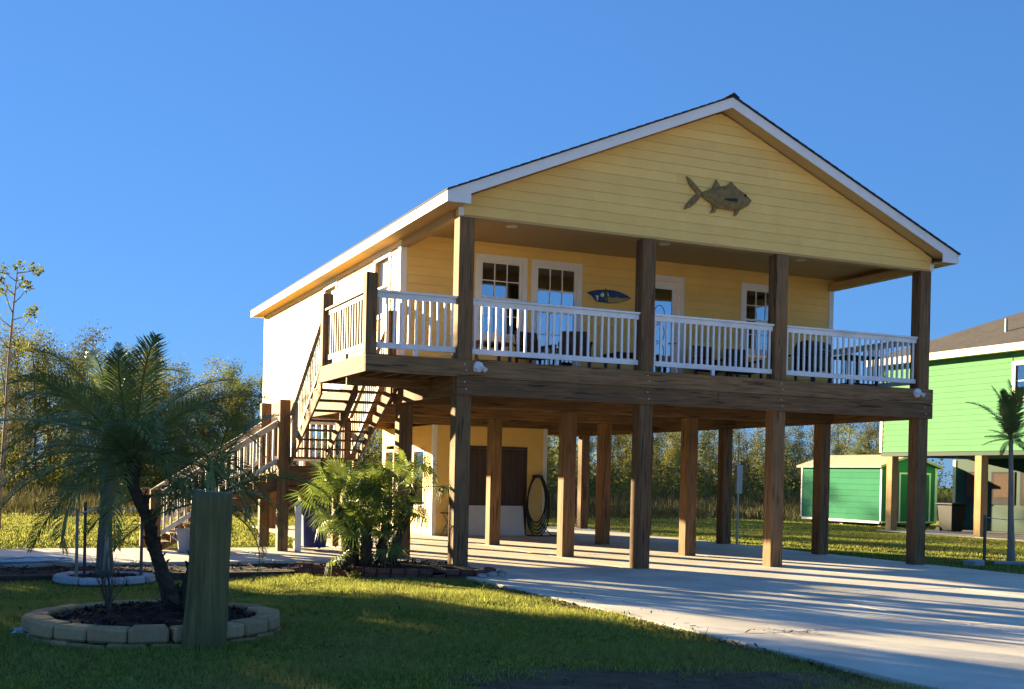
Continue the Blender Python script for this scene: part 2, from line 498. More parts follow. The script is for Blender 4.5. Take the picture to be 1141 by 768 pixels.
# rim boards, beams, joists ---------------------------------------------
bt = house
MB().box(-1.61, 10.40, -0.045, 0.0, 3.285, ZT).build('rim_board', 'wood_x', bt, bevel=0.006)
MB().box(-0.02, 5.2, -0.041, 0.0, ZB, 3.278).build('rim_board', 'wood_x', bt, bevel=0.006)
MB().box(5.204, 10.40, -0.043, 0.0, ZB, 3.278).build('rim_board', 'wood_x', bt, bevel=0.006)
MB().box(10.355, 10.40, 0.002, WB, ZB, ZT).build('rim_board', 'wood_y', bt, bevel=0.006)
MB().box(-0.045, -0.002, 0.002, WB, ZB, 3.50).build('rim_board', 'wood_y', bt, bevel=0.006)
MB().box(0.0, 10.35, WB - 0.045, WB, ZB, ZT).build('rim_board', 'wood_x', bt, bevel=0.006)
for y in (Y2, Y3, Y4, Y5):
    MB().box(0.004, 10.352, y - 0.05, y - 0.004, ZB, 3.27).build('beam', 'wood_x', bt, bevel=0.006)
    MB().box(0.004, 10.352, y + W + 0.004, y + W + 0.05, ZB, 3.27).build('beam', 'wood_x', bt, bevel=0.006)
n = 27
for k in range(n):
    x = 0.05 + k * (10.25 / (n - 1))
    MB().box(x - 0.02, x + 0.02, 0.01, WB - 0.06, 3.275, 3.535).build('joist', 'wood_y', bt)
MB().box(0.003, 10.35, WY, WB - 0.06, 3.54, 3.575).build('subfloor', 'wood_x', bt)
for k in range(22):      # porch deck boards
    y = 0.02 + k * 0.141
    MB().box(0.003, 10.35, y, y + 0.135, 3.54, 3.575).build('deck_board', 'wood_x', bt)
# bolts
for x in X:
    for dx, z in ((0.12, 3.50), (0.15, 3.40), (0.12, 3.20), (0.15, 3.08)):
        MB().tube([(x + dx, -0.040, z), (x + dx, -0.062, z)], 0.016, 8).build('bolt', 'bolt', house)

# walls -----------------------------------------------------------------
EXPO = 0.172


def cuts(u0, u1, z0, z1, openings):
    spans = [(u0, u1)]
    for a, b, c, d in openings:
        if c < z1 - 0.01 and d > z0 + 0.01:
            ns = []
            for s0, s1 in spans:
                if b <= s0 or a >= s1: ns.append((s0, s1)); continue
                if a - s0 > 0.02: ns.append((s0, a))
                if s1 - b > 0.02: ns.append((b, s1))
            spans = ns
    return spans


def lap(mb, axis, face, out, u0, u1, z0, z1):
    """one lapped board on a wall; out = +-1 is the outward direction"""
    t0, t1 = 0.020, 0.006
    prof = [(face, z0), (face + out * t0, z0), (face + out * t1, z1), (face, z1)]
    if axis == 'x': mb.prism([(p[0], p[1]) for p in prof], 'x', u0, u1)       # boards run along x, prof in (y, z)
    else:
        vs = [(p[0], u, p[1]) for u in (u0, u1) for p in prof]
        mb.add(vs, [(3, 2, 1, 0), (4, 5, 6, 7), (0, 1, 5, 4), (1, 2, 6, 5), (2, 3, 7, 6), (3, 0, 4, 7)])


def siding(parent, axis, face, out, u0, u1, z0, z1, openings, material='siding', single=True, expo=EXPO, gap=0.0):
    z = z0; mb = MB(); r = 0
    while z < z1 - 0.02:
        zt = min(z + expo, z1)
        for a, b in cuts(u0, u1, z, zt, openings):
            cutsu = [a, b]
            if b - a > 4.5:
                s = a + 1.2 + ((r * 1.7) % 2.2)
                cutsu = [a]
                while s < b - 0.6: cutsu.append(s); s += 3.66
                cutsu.append(b)
            for q in range(len(cutsu) - 1):
                m1 = MB() if single else mb
                lap(m1, axis, face, out, cutsu[q] + (0.0015 if q else 0), cutsu[q + 1], z, zt - 0.004)
                if single: m1.build('plank', material, parent)
        z += expo; r += 1
    if not single:
        s = mb.build('siding', material, parent)
        s['kind'] = 'stuff'


# openings on the front wall (x0, x1, z0, z1), outer trim edges
OP_W1 = (1.53, 2.66, 4.32, 6.03)
OP_FD = (2.75, 3.90, 3.58, 6.03)
OP_DR = (5.22, 6.36, 3.58, 5.97)
OP_W3 = (7.83, 8.93, 4.40, 6.00)
front_openings = [OP_W1, OP_FD, OP_DR, OP_W3]
CEIL = 6.27
fw = MB()
zz = sorted({3.58, CEIL} | {o[2] for o in front_openings} | {o[3] for o in front_openings})
for a, b in zip(zz, zz[1:]):
    for u0, u1 in cuts(0.0, HX1, a, b, front_openings):
        fw.box(u0, u1, WY, WY + 0.12, a, b)
front = fw.build('front_wall', 'siding', house)
siding(front, 'x', WY, -1, 0.10, HX1 - 0.10, 3.60, CEIL, front_openings)
left_open = [(3.72, 4.86, 4.75, 6.05), (7.72, 8.9, 4.75, 6.05)]
lw = MB()
for a, b in ((3.30, 4.75), (4.75, 6.05), (6.05, 6.2)):
    for u0, u1 in cuts(WY + 0.12, WB, a, b, left_open): lw.box(0.0, 0.12, u0, u1, a, b)
left = lw.build('side_wall', 'siding', house)
siding(left, 'y', 0.0, -1, WY + 0.11, WB - 0.10, 3.52, 6.05, left_open)
MB().box(HX1 - 0.12, HX1, WY + 0.12, WB, 3.3, 6.2).build('side_wall', 'siding', house)
MB().box(0.12, HX1 - 0.12, WB - 0.12, WB, 3.3, 6.2).build('back_wall', 'siding', house)
for x0, x1, y0, y1 in ((-0.03, 0.10, WY - 0.03, WY - 0.001), (-0.032, -0.001, WY - 0.001, WY + 0.11), (HX1 - 0.10, HX1 + 0.03, WY - 0.03, WY - 0.001),
                       (-0.03, -0.001, WB - 0.10, WB + 0.03)):
    MB().box(x0, x1, y0, y1, 3.55, 6.14).build('corner_trim', 'trim', house, bevel=0.004)
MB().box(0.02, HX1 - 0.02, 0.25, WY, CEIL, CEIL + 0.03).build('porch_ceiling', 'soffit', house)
for k in range(3):
    MB().lathe([(0.11, 0), (0.11, -0.012), (0.08, -0.016)], (1.6 + 3.3 * k, 1.5, CEIL - 0.001), 20).build('ceiling_light', 'trim', house, smooth=False)

# front gable --------------------------------------------------------------
XL, XR_ = -0.348, 10.68
PEAKX = (XL + XR_) / 2
ZF = 6.128                     # fascia underside at the eaves
ZP = 8.477                     # rake underside at the peak
SL = (ZP - ZF) / (PEAKX - XL)


def under(x): return ZF + (x - XL) * SL if x < PEAKX else ZF + (XR_ - x) * SL


gable = MB().prism([(0.0, 6.02), (HX1, 6.02), (HX1, under(HX1) - 0.01), (PEAKX, ZP - 0.01), (0.0, under(0) - 0.01)], 'y', 0.01, 0.20).build('gable_wall', 'siding', house)
z = 6.02; r = 0
while z < ZP - 0.05:
    zt = min(z + EXPO, ZP - 0.03)

    def xr(zv):
        if zv <= under(0.06): return 0.06, HX1 - 0.06
        xa = XL + (zv - ZF) / SL
        return xa, XL + XR_ - xa
    a0, b0 = xr(z + 0.002); a1, b1 = xr(zt - 0.003)
    segs = [(a0, a1, b0, b1)]
    if b0 - a0 > 4.5:
        s = a0 + 1.4 + (r * 1.9) % 2.6; segs = []; pa = (a0, a1)
        while s < b1 - 0.5 and s > a1 + 0.3:
            segs.append((pa[0], pa[1], s - 0.001, s - 0.001)); pa = (s + 0.001, s + 0.001); s += 3.66
        segs.append((pa[0], pa[1], b0, b1))
    for p0, p1, q0, q1 in segs:
        vs = [(p0, 0.01, z), (q0, 0.01, z), (q0, -0.012, z), (p0, -0.012, z), (p1, 0.01, zt - .003), (q1, 0.01, zt - .003), (q1, 0.002, zt - .003), (p1, 0.002, zt - .003)]
        MB().add(vs, [(0, 1, 2, 3), (4, 7, 6, 5), (3, 2, 6, 7), (0, 4, 5, 1), (0, 3, 7, 4), (1, 5, 6, 2)]).build('plank', 'siding', gable)
    z += EXPO; r += 1
for x0, x1 in ((-0.035, 0.058), (HX1 - 0.058, HX1 + 0.035)):
    MB().box(x0, x1, -0.022, 0.009, 6.0, 6.14).build('corner_trim', 'trim', house, bevel=0.003)
# header beam behind the gable
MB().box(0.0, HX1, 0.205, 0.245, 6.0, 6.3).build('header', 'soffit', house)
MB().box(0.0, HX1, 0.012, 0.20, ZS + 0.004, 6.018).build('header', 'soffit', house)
for x in (-0.02, HX1 - 0.14):
    MB().box(x, x + 0.16, W + 0.01, WY - 0.035, 6.0, 6.16).build('header', 'soffit', house)

# roof ---------------------------------------------------------------------
YF, YB_ = -0.353, 15.95
TH = 0.20
roof = empty('roof', (0, 0, 0)); roof.parent = house
for sgn, xe in ((1, XL), (-1, XR_)):
    # deck under the shingles, shingle sheet with a little overhang
    poly = [(xe, ZF + 0.185), (PEAKX, ZP + 0.185), (PEAKX, ZP + 0.155), (xe, ZF + 0.155)]
    MB().prism(poly, 'y', YF + 0.03, YB_ - 0.03).build('roof_deck', 'soffit', roof)
    e2 = xe - sgn * 0.035
    ze = ZF + 0.19 - 0.035 * SL
    mb = MB()
    rows = 30
    for k in range(rows):           # overlapping shingle courses
        t0, t1 = k / rows, (k + 1) / rows
        xa, xb = e2 + (PEAKX - e2) * t0, e2 + (PEAKX - e2) * t1
        za, zb = ze + (ZP + .19 - ze) * t0, ze + (ZP + .19 - ze) * t1
        mb.prism([(xa, za), (xb, zb), (xb, zb + .022), (xa, za + .030)], 'y', YF - 0.035, YB_ + 0.03)
    s = mb.build('shingles', 'shingle', roof); s['kind'] = 'stuff'
    # soffit and fascia along the eave
    xi = 0.0 if sgn > 0 else HX1
    MB().box(min(xe, xi), max(xe, xi), YF + 0.03, YB_ - 0.03, ZF + 0.012, ZF + 0.03).build('soffit', 'soffit', roof)
    xo = xe - sgn * 0.02
    MB().box(min(xe, xo), max(xe, xo), YF + 0.021, YB_, ZF, ZF + 0.178).build('fascia', 'trim', roof, bevel=0.003)
    # rake board in front and at the back
    for y0, y1 in ((YF, YF + 0.02), (YB_, YB_ + 0.02)):
        xs_ = xe - sgn * 0.02
        poly = [(xs_, ZF), (xe + sgn * 0.40, ZF - 0.001), (xe + sgn * 0.40, ZF + 0.40 * SL), (PEAKX, ZP), (PEAKX, ZP + 0.185), (xs_, ZF + 0.185 - 0.02 * SL)]
        MB().prism(poly, 'y', y0, y1).build('rake_board', 'trim', roof)
    # raked soffit
    poly = [(xe + sgn * 0.02, ZF + 0.03), (PEAKX, ZP + 0.02), (PEAKX, ZP + 0.035), (xe + sgn * 0.02, ZF + 0.045)]
    MB().prism(poly, 'y', YF + 0.03, 0.0).build('soffit', 'soffit', roof)
mb = MB()
for k in range(44):
    y = YF - 0.04 + k * 0.37
    mb.prism([(PEAKX - 0.13, ZP + .19 - .13 * SL + .05), (PEAKX, ZP + .265), (PEAKX + 0.13, ZP + .19 - .13 * SL + .05), (PEAKX, ZP + .22)], 'y', y, y + 0.36)
s = mb.build('ridge_cap', 'shingle', roof); s['kind'] = 'stuff'
MB().tube([(1.2, 9.0, 6.75), (1.2, 9.0, 7.12)], 0.05, 10).build('vent_pipe', 'black_metal', roof)
MB().box(-0.03, -0.003, WY, YB_ - 0.3, 6.05, 6.14).build('frieze_board', 'trim', house)


# windows and doors ----------------------------------------------------------
def window(parent, x0, x1, z0, z1, y, cols_, rows_, trim_w=0.115, sash=True, glass='glass', blind=True, name='window', sill=True, mid=None):
    w = empty(name, (0, 0, 0)); w.parent = parent
    t = MB()
    t.box(x0, x0 + trim_w, y - 0.03, y - 0.002, z0, z1)
    t.box(x1 - trim_w, x1, y - 0.03, y - 0.002, z0, z1)
    t.box(x0 + trim_w, x1 - trim_w, y - 0.03, y - 0.002, z1 - trim_w, z1)
    if sill: t.box(x0 + trim_w, x1 - trim_w, y - 0.03, y - 0.002, z0, z0 + trim_w)
    t.build('frame', 'trim', w)
    a0, a1 = x0 + trim_w, x1 - trim_w
    b0, b1 = (z0 + trim_w if sill else z0 + 0.02), z1 - trim_w
    s = MB(); sw = 0.045
    s.box(a0, a0 + sw, y - 0.001, y + 0.05, b0, b1); s.box(a1 - sw, a1, y - 0.001, y + 0.05, b0, b1)
    s.box(a0 + sw, a1 - sw, y - 0.001, y + 0.05, b1 - sw, b1); s.box(a0 + sw, a1 - sw, y - 0.001, y + 0.05, b0, b0 + sw)
    s.build('sash', 'trim', w)
    g0, g1, h0, h1 = a0 + sw, a1 - sw, b0 + sw, b1 - sw
    for i in range(cols_):
        for j in range(rows_):
            p0 = g0 + (g1 - g0) * i / cols_; p1 = g0 + (g1 - g0) * (i + 1) / cols_
            q0 = h0 + (h1 - h0) * j / rows_; q1 = h0 + (h1 - h0) * (j + 1) / rows_
            MB().box(p0 + .008, p1 - .008, y + 0.024, y + 0.03, q0 + .008, q1 - .008).build('pane', glass, w)
    for i in range(1, cols_):
        c = g0 + (g1 - g0) * i / cols_
        MB().box(c - .009, c + .009, y + .008, y + .04, h0, h1).build('muntin', 'trim', w)
    for j in range(1, rows_):
        c = h0 + (h1 - h0) * j / rows_
        hw = 0.02 if mid == j else 0.009
        MB().box(g0, g1, y + .006 if mid == j else y + .0065, y + .0415, c - hw, c + hw).build('muntin', 'trim', w)
    if blind:
        nb = int((h1 - h0) / 0.06)
        mb = MB()
        for k in range(nb):
            zc = h0 + 0.03 + k * 0.06
            mb.box(g0 + .01, g1 - .01, y + 0.075, y + 0.085, zc - 0.02, zc + 0.024)
        sl = mb.build('blind', 'blind', w); sl['kind'] = 'stuff'
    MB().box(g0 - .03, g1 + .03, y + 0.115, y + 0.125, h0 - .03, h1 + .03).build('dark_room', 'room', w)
    return w


window(house, *OP_W1, WY, 3, 4, mid=2)
window(house, *OP_FD, WY, 3, 5, sill=False, glass='glass_door', blind=False, name='french_door')
window(house, *OP_W3, WY, 3, 4, mid=2)
# entry door with a long etched light
dr = empty('entry_door', (0, 0, 0)); dr.parent = house
x0, x1, z0, z1 = OP_DR
MB().box(x0, x0 + .115, WY - .03, WY - .002, z0, z1).box(x1 - .115, x1, WY - .03, WY - .002, z0, z1).box(x0 + .115, x1 - .115, WY - .03, WY - .002, z1 - .115, z1).build('frame', 'trim', dr)
d0, d1 = x0 + .12, x1 - .12
MB().box(d0, d0 + .15, WY + .01, WY + .05, z0, z1 - .12).box(d1 - .15, d1, WY + .01, WY + .05, z0, z1 - .12).box(d0 + .15, d1 - .15, WY + .01, WY + .05, z1 - .28, z1 - .12).box(d0 + .15, d1 - .15, WY + .01, WY + .05, z0, z0 + .30).build('door_leaf', 'trim', dr)
MB().box(d0 + .15, d1 - .15, WY + .028, WY + .034, z0 + .30, z1 - .28).build('pane', 'glass_door', dr)
mb = MB()
gc = (d0 + d1) / 2
for zc in (4.35, 4.75, 5.15):
    pts = [(gc + .13 * math.cos(t * math.pi / 8), WY + .024, zc + .19 * math.sin(t * math.pi / 8)) for t in range(17)]
    mb.tube(pts, .008, 5)
mb.build('came', 'grey_metal', dr)
MB().tube([(d1 - .07, WY, 4.55), (d1 - .07, WY - .06, 4.55), (d1 - .16, WY - .06, 4.55)], .014, 8).build('handle', 'bolt', dr)
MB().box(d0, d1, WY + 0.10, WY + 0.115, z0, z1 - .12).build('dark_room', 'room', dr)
# side wall windows
for a, b, c, d in left_open:
    w = empty('window', (0, 0, 0)); w.parent = house
    MB().box(-.03, -.002, a, a + .1, c, d).box(-.03, -.002, b - .1, b, c, d).box(-.03, -.002, a + .1, b - .1, d - .1, d).box(-.03, -.002, a + .1, b - .1, c, c + .1).build('frame', 'trim', w)
    for q in ((c + .1, (c + d) / 2 - .015), ((c + d) / 2 + .015, d - .1)):
        MB().box(.03, .036, a + .1, b - .1, q[0], q[1]).build('pane', 'glass_clear', w)
    MB().box(.0, .05, a + .1, b - .1, (c + d) / 2 - .015, (c + d) / 2 + .015).build('sash', 'trim', w)
    MB().box(.08, .09, a + .1, b - .1, c + .1, d - .1).build('blind', 'cream', w)


# railings ---------------------------------------------------------------------
BALS = {}


def railing(parent, a, b, n, top=1.068, bot=0.21, name='railing', foot=True, paint='railpaint'):
    """a, b: base points on the deck; handles sloping runs too"""
    a = Vector(a); b = Vector(b)
    r = empty(name, (0, 0, 0)); r.parent = parent
    L = (b - a)
    flat = Vector((L.x, L.y, 0)).length
    up = Vector((0, 0, 1))
    MB().bar(a + up * (top - .018), b + up * (top - .018), .14, .036).build('top_rail', paint, r, bevel=.004)
    MB().bar(a + up * (top - .082), b + up * (top - .082), .045, .09).build('sub_rail', paint, r, bevel=.004)
    MB().bar(a + up * (bot - .048), b + up * (bot - .048), .045, .092).build('bottom_rail', paint, r, bevel=.004)
    if paint not in BALS:
        BALS[paint] = MB().box(-.019, .019, -.019, .019, 0, 1).mesh('baluster', bevel=.003)
        BALS[paint].materials.append(M[paint])
    h = top - bot - .115
    ang = math.atan2(L.y, L.x)
    for k in range(n):
        p = a + L * ((k + 0.5) / n) + up * (bot - .005)
        obj('baluster', BALS[paint], None, r, p, (random.uniform(-.004, .004), random.uniform(-.004, .004), ang), (1, 1, h))
    if foot:
        c = (a + b) / 2
        MB().box(c.x - .03, c.x + .03, c.y - .03, c.y + .03, c.z - .0, c.z + bot - .095).build('foot_block', paint, r)
    return r


RZ = 3.577
for i, nb in ((0, 24), (1, 21), (2, 24)):
    railing(house, (X[i] + W + .003, .11, RZ), (X[i + 1] - .003, .11, RZ), nb)
railing(house, (X[3] + .14, W + .003, RZ), (X[3] + .14, WY - .035, RZ), 19)

# upper landing beside the porch --------------------------------------------------
LX, LY = -1.60, 3.0
for k in range(13):
    x = LX + .012 + k * .121
    MB().box(x, x + .115, .004, LY - .03, 3.54, 3.576).build('deck_board', 'wood_y', house)
MB().box(LX - .012, LX + .03, .002, LY, 3.285, ZT - .002).build('rim_board', 'wood_y', house, bevel=.005)
MB().box(LX + .032, -.05, LY - .04, LY, 3.285, ZT - .004).build('rim_board', 'wood_x', house, bevel=.005)
for k in range(4):
    x = LX + .3 + k * .33
    MB().box(x, x + .04, .004, LY - .042, 3.30, 3.538).build('joist', 'wood_y', house)
MB().box(LX + .033, -.05, 1.2, 1.26, 3.14, 3.297).build('beam', 'wood_x', house)
NP = .19
MB().box(LX, LX + NP, .003, NP, 3.578, 4.91).build('newel_post', 'wood_z', house, bevel=.012)
MB().box(LX, LX + NP, LY - NP - .045, LY - .045, 3.578, 4.93).build('newel_post', 'wood_z', house, bevel=.012)
MB().box(-.34, -.17, LY - NP - .045, LY - .045, 3.578, 4.72).build('newel_post', 'wood_z', house, bevel=.012)
railing(house, (LX + NP + .003, .10, RZ), (X[0] - .004, .10, RZ), 11)
railing(house, (LX + .095, NP + .006, RZ), (LX + .095, LY - NP - .05, RZ), 16, paint='rail_tan')


# stair flights ------------------------------------------------------------------
def flight(parent, top, direction, width, rise, run, n, stringers=3):
    """top: inner edge point of the top nosing; descends along direction (unit xy), width to its left"""
    f = empty('stair_flight', (0, 0, 0)); f.parent = parent
    d = Vector((*direction, 0)); s = Vector((-d.y, d.x, 0))
    top = Vector(top)
    ax = 'wood_x' if abs(s.x) > .5 else 'wood_y'
    for k in range(1, n):
        z = top.z - rise * k
        for q in range(2):
            p = top + d * (run * (k - 1) + .005 + q * (run / 2 + .006)); p.z = z - .02
            a = p + d * (run / 4); b = a + s * width
            MB().bar(a, b, run / 2 - .004 + .01, .038).build('tread', ax, f, bevel=.004)
    ml = 'wood_y' if abs(d.y) > .5 else 'wood_x'
    for k in range(stringers):
        o = s * (.03 + (width - .06) * k / (stringers - 1))
        mb = MB()
        tot = run * (n - 1)
        # sawtooth side profile
        prof = []
        for j in range(n):
            prof.append((run * j if j else 0, -rise * j - .0)); 
            if j < n: prof.append((run * j, -rise * (j + 1) - .041))
        prof = [(0, -.04)]
        for j in range(1, n):
            prof.append((run * (j - 1), -rise * j - .04)); prof.append((run * j, -rise * j - .04))
        prof.append((tot, -rise * n))
        prof.append((tot - .10, -rise * n)); prof.append((0, -rise - .30)); prof.append((0, -.05))
        prof2 = []
        for q in prof:
            if not prof2 or (abs(prof2[-1][0] - q[0]) + abs(prof2[-1][1] - q[1])) > 1e-4: prof2.append(q)
        if abs(prof2[0][0] - prof2[-1][0]) + abs(prof2[0][1] - prof2[-1][1]) < .02: prof2.pop()
        vs = []
        for side in (-.02, .02):
            for (u, w) in prof2:
                vs.append(top + d * u + o + s * side + Vector((0, 0, w)))
        nn = len(prof2)
        mb.add(vs, [tuple(range(nn)), tuple(range(2 * nn - 1, nn - 1, -1))] + [(i, nn + i, nn + (i + 1) % nn, (i + 1) % nn) for i in range(nn)])
        mb.build('stringer', ml, f)
    return f


LZ = 1.755
flight(house, (-.15, LY + .003, ZT), (0, 1), 1.42, (ZT - LZ) / 10, .283, 10)
y_end = LY + .283 * 9
# lower landing
ly0, ly1 = 5.60, 7.15
for k in range(11):
    y = ly0 + .02 + k * .139
    MB().box(-1.66, -.02, y, y + .133, LZ - .037, LZ).build('deck_board', 'wood_x', house)
MB().box(-1.70, -.02, ly0 - .025, ly0 + .015, LZ - .26, LZ - .003).build('rim_board', 'wood_x', house, bevel=.005)
MB().box(-1.70, -.02, ly0 - .023, ly0 + .013, LZ - .56, LZ - .266).build('rim_board', 'wood_x', house, bevel=.005)
MB().box(-1.70, -.02, ly1 - .013, ly1 + .023, LZ - .56, LZ - .266).build('rim_board', 'wood_x', house, bevel=.005)
MB().box(-1.708, -1.672, ly0 + .017, ly1 - .017, LZ - .56, LZ - .268).build('rim_board', 'wood_y', house, bevel=.005)
MB().box(-1.70, -.02, ly1 - .015, ly1 + .025, LZ - .26, LZ - .003).build('rim_board', 'wood_x', house, bevel=.005)
MB().box(-1.71, -1.67, ly0 + .017, ly1 - .017, LZ - .262, LZ - .005).build('rim_board', 'wood_y', house, bevel=.005)
MB().box(-1.66, -.02, ly0 + .7, ly0 + .75, LZ - .26, LZ - .04).build('joist', 'wood_x', house)
PW_ = .215
MB().box(-1.79, -1.79 + PW_, ly0 - .03 - PW_, ly0 - .03, -.02, 3.10).build('newel_post', 'wood_z', house, bevel=.012)
MB().box(-1.79, -1.79 + PW_, ly1 + .03, ly1 + .03 + PW_, -.02, 3.12).build('newel_post', 'wood_z', house, bevel=.012)
for y in (ly0 + .02, ly1 - .16):
    MB().box(-.20, -.06, y, y + .14, -.02, LZ - .04).build('support_post', 'wood_z', house, bevel=.01)
# upper flight rails
railing(house, (LX + .08, LY + .01, ZT - .12), (LX + .08, y_end - .17, LZ + .05), 19, top=1.0, bot=.30, foot=False, paint='rail_tan')
railing(house, (-.25, LY + .01, ZT - .12), (-.25, y_end - .1, LZ + .05), 19, top=1.0, bot=.30, foot=False, paint='rail_tan')
# lower flight
flight(house, (-1.712, ly0 + .08, LZ), (-1, 0), -1.42, LZ / 10, .27, 10)
for y in (ly0 - .04, ly1 + .07):
    railing(house, (-1.80, y, LZ - .10), (-4.08, y, .16), 17, top=1.03, bot=.24, foot=False, name='stair_railing', paint='rail_pale')
for y in (ly0 - .15, ly1 - .02):
    MB().box(-4.29, -4.09, y, y + .19, -.02, 1.22).build('newel_post', 'wood_z', house, bevel=.012)
railing(house, (-1.58, ly1 + .13, LZ), (-.05, ly1 + .13, LZ), 11)

# ground-floor storage room ----------------------------------------------------------
room = empty('storage_room', (0, 0, 0)); room.parent = house
EX0, EX1, EY0, EY1 = 3.60, 6.93, 11.0, 15.55
DO = (4.63, 6.29, 0.0, 2.38)
rw = MB()
for a, b in ((0, 2.38), (2.38, 2.975)):
    for u0, u1 in cuts(EX0, EX1, a, b, [DO]): rw.box(u0, u1, EY0, EY0 + .1, a, b)
rw.build('wall', 'siding', room)
siding(room, 'x', EY0, -1, EX0 + .09, EX1 - .09, .05, 2.97, [(DO[0] - .06, DO[1] + .06, 0, 2.44)], single=False)
lo = [(11.72, 12.55, .80, 2.26), (14.40, 15.15, .80, 2.28)]
rw = MB()
for a, b in ((0, .8), (.8, 2.26), (2.26, 2.975)):
    for u0, u1 in cuts(EY0 + .1, EY1, a, b, lo): rw.box(EX0, EX0 + .1, u0, u1, a, b)
rw.build('wall', 'siding', room)
siding(room, 'y', EX0, -1, EY0 + .09, EY1 - .09, .05, 2.97, [(a - .07, b + .07, c - .07, d + .07) for a, b, c, d in lo], single=False)
MB().box(EX1 - .1, EX1, EY0 + .1, EY1, 0, 2.975).build('wall', 'siding', room)
MB().box(EX0 + .1, EX1 - .1, EY1 - .1, EY1, 0, 2.975).build('wall', 'siding', room)
for x0, x1, y0, y1 in ((EX0 - .028, EX0 + .09, EY0 - .028, EY0 - .001), (EX0 - .028, EX0 - .001, EY0 - .001, EY0 + .09), (EX1 - .09, EX1 + .028, EY0 - .028, EY0 - .001),
                       (EX1 + .001, EX1 + .028, EY0 - .001, EY0 + .09)):
    MB().box(x0, x1, y0, y1, 0.0, 2.97).build('corner_trim', 'trim', room)
for k, (a, b) in enumerate(((DO[0], 5.455), (5.465, DO[1]))):
    dl = MB().box(a, b, EY0 - .005, EY0 + .04, .02, 2.37).build('door', 'brown_door', room)
    for q in range(4):
        u0 = a + .03 + q * (b - a - .06) / 4
        MB().box(u0 + .004, u0 + (b - a - .06) / 4 - .004, EY0 - .018, EY0 - .0055, .06, 2.33).build('board', 'brown_door', dl)
MB().box(DO[0] - .06, DO[0] - .003, EY0 - .03, EY0 - .002, 0, 2.44).box(DO[1] + .003, DO[1] + .06, EY0 - .03, EY0 - .002, 0, 2.44).box(DO[0] - .003, DO[1] + .003, EY0 - .03, EY0 - .002, 2.383, 2.44).build('door_frame', 'brown_door', room)
for a, b, c, d in lo:
    w = empty('window', (0, 0, 0)); w.parent = room
    MB().box(EX0 - .03, EX0 - .002, a - .07, a, c - .07, d + .07).box(EX0 - .03, EX0 - .002, b, b + .07, c - .07, d + .07).box(EX0 - .03, EX0 - .002, a, b, d, d + .07).box(EX0 - .03, EX0 - .002, a, b, c - .07, c).build('frame', 'cream', w)
    MB().box(EX0 + .02, EX0 + .026, a, b, c, d).build('pane', 'glass', w)
    MB().box(EX0 + .04, EX0 + .05, a, b, c, d).build('blind', 'lattice', w)
lm = on(477, 521, 0, EX0)
wl = MB().lathe([(.03, .10), (.09, .04), (.09, -.08), (.05, -.13)], (EX0 - .14, lm.y, lm.z), 12).build('wall_lamp', 'black_metal', room)
MB().tube([(EX0 - .02, lm.y, lm.z + .12), (EX0 - .12, lm.y, lm.z + .13)], .014, 6).build('arm', 'black_metal', wl)

# twin floodlights on the rim board
for px, py in ((533, 409), (1022, 438)):
    c = on(px, py, 1, -.05)
    fl = MB().tube([(c.x, -.046, c.z), (c.x, -.085, c.z)], [.095, .085], 16).build('floodlight', 'white_plastic', house)
    for s in (-1, 1):
        a = Vector((c.x + s * .05, -.085, c.z))
        MB().tube([a, a + Vector((s * .02, -.03, -.02)), a + Vector((s * .035, -.05, -.045)), a + Vector((s * .04, -.065, -.06))], [.02, .026, .04, .042], 12).build('lamp', 'white_plastic', fl)

# electrical box and conduit on the rear post
eb = empty('utility_box', (10.45, Y3 + .05, 0), 0, 'pale metal utility box on a conduit pipe beside the rear right post', 'utility box')
MB().box(.02, .20, -.06, .06, 1.30, 2.05).build('box', 'grey_metal', eb, bevel=.01)
MB().tube([(.11, 0, -.03), (.11, 0, 1.3)], .03, 10).build('pipe', 'grey_metal', eb)
MB().tube([(.11, 0, 2.05), (.11, 0, 2.9)], .02, 8).build('pipe', 'grey_metal', eb)

# ================================================================== WALL DECORATIONS
def relief(name, pts, y_wall, depth, material, parent, inner=0.72):
    """flat-backed relief from an outline in the (x, z) plane"""
    n = len(pts)
    cx = sum(p[0] for p in pts) / n; cz = sum(p[1] for p in pts) / n
    vs = [(p[0], y_wall, p[1]) for p in pts]
    vs += [(p[0], y_wall - depth * .45, p[1]) for p in pts]
    vs += [(cx + (p[0] - cx) * inner, y_wall - depth * .9, cz + (p[1] - cz) * inner) for p in pts]
    vs += [(cx, y_wall - depth, cz)]
    fs = [tuple(range(n - 1, -1, -1))]
    for r in range(2):
        fs += [(r * n + i, r * n + (i + 1) % n, (r + 1) * n + (i + 1) % n, (r + 1) * n + i) for i in range(n)]
    fs += [(2 * n + i, 2 * n + (i + 1) % n, 3 * n) for i in range(n)]
    return MB().add(vs, fs).build(name, material, parent)


def crop_pt(u, v):
    p = on(740 + u / 9.51, 180 + v / 9.51, 1, -.02)
    return (p.x, p.z)


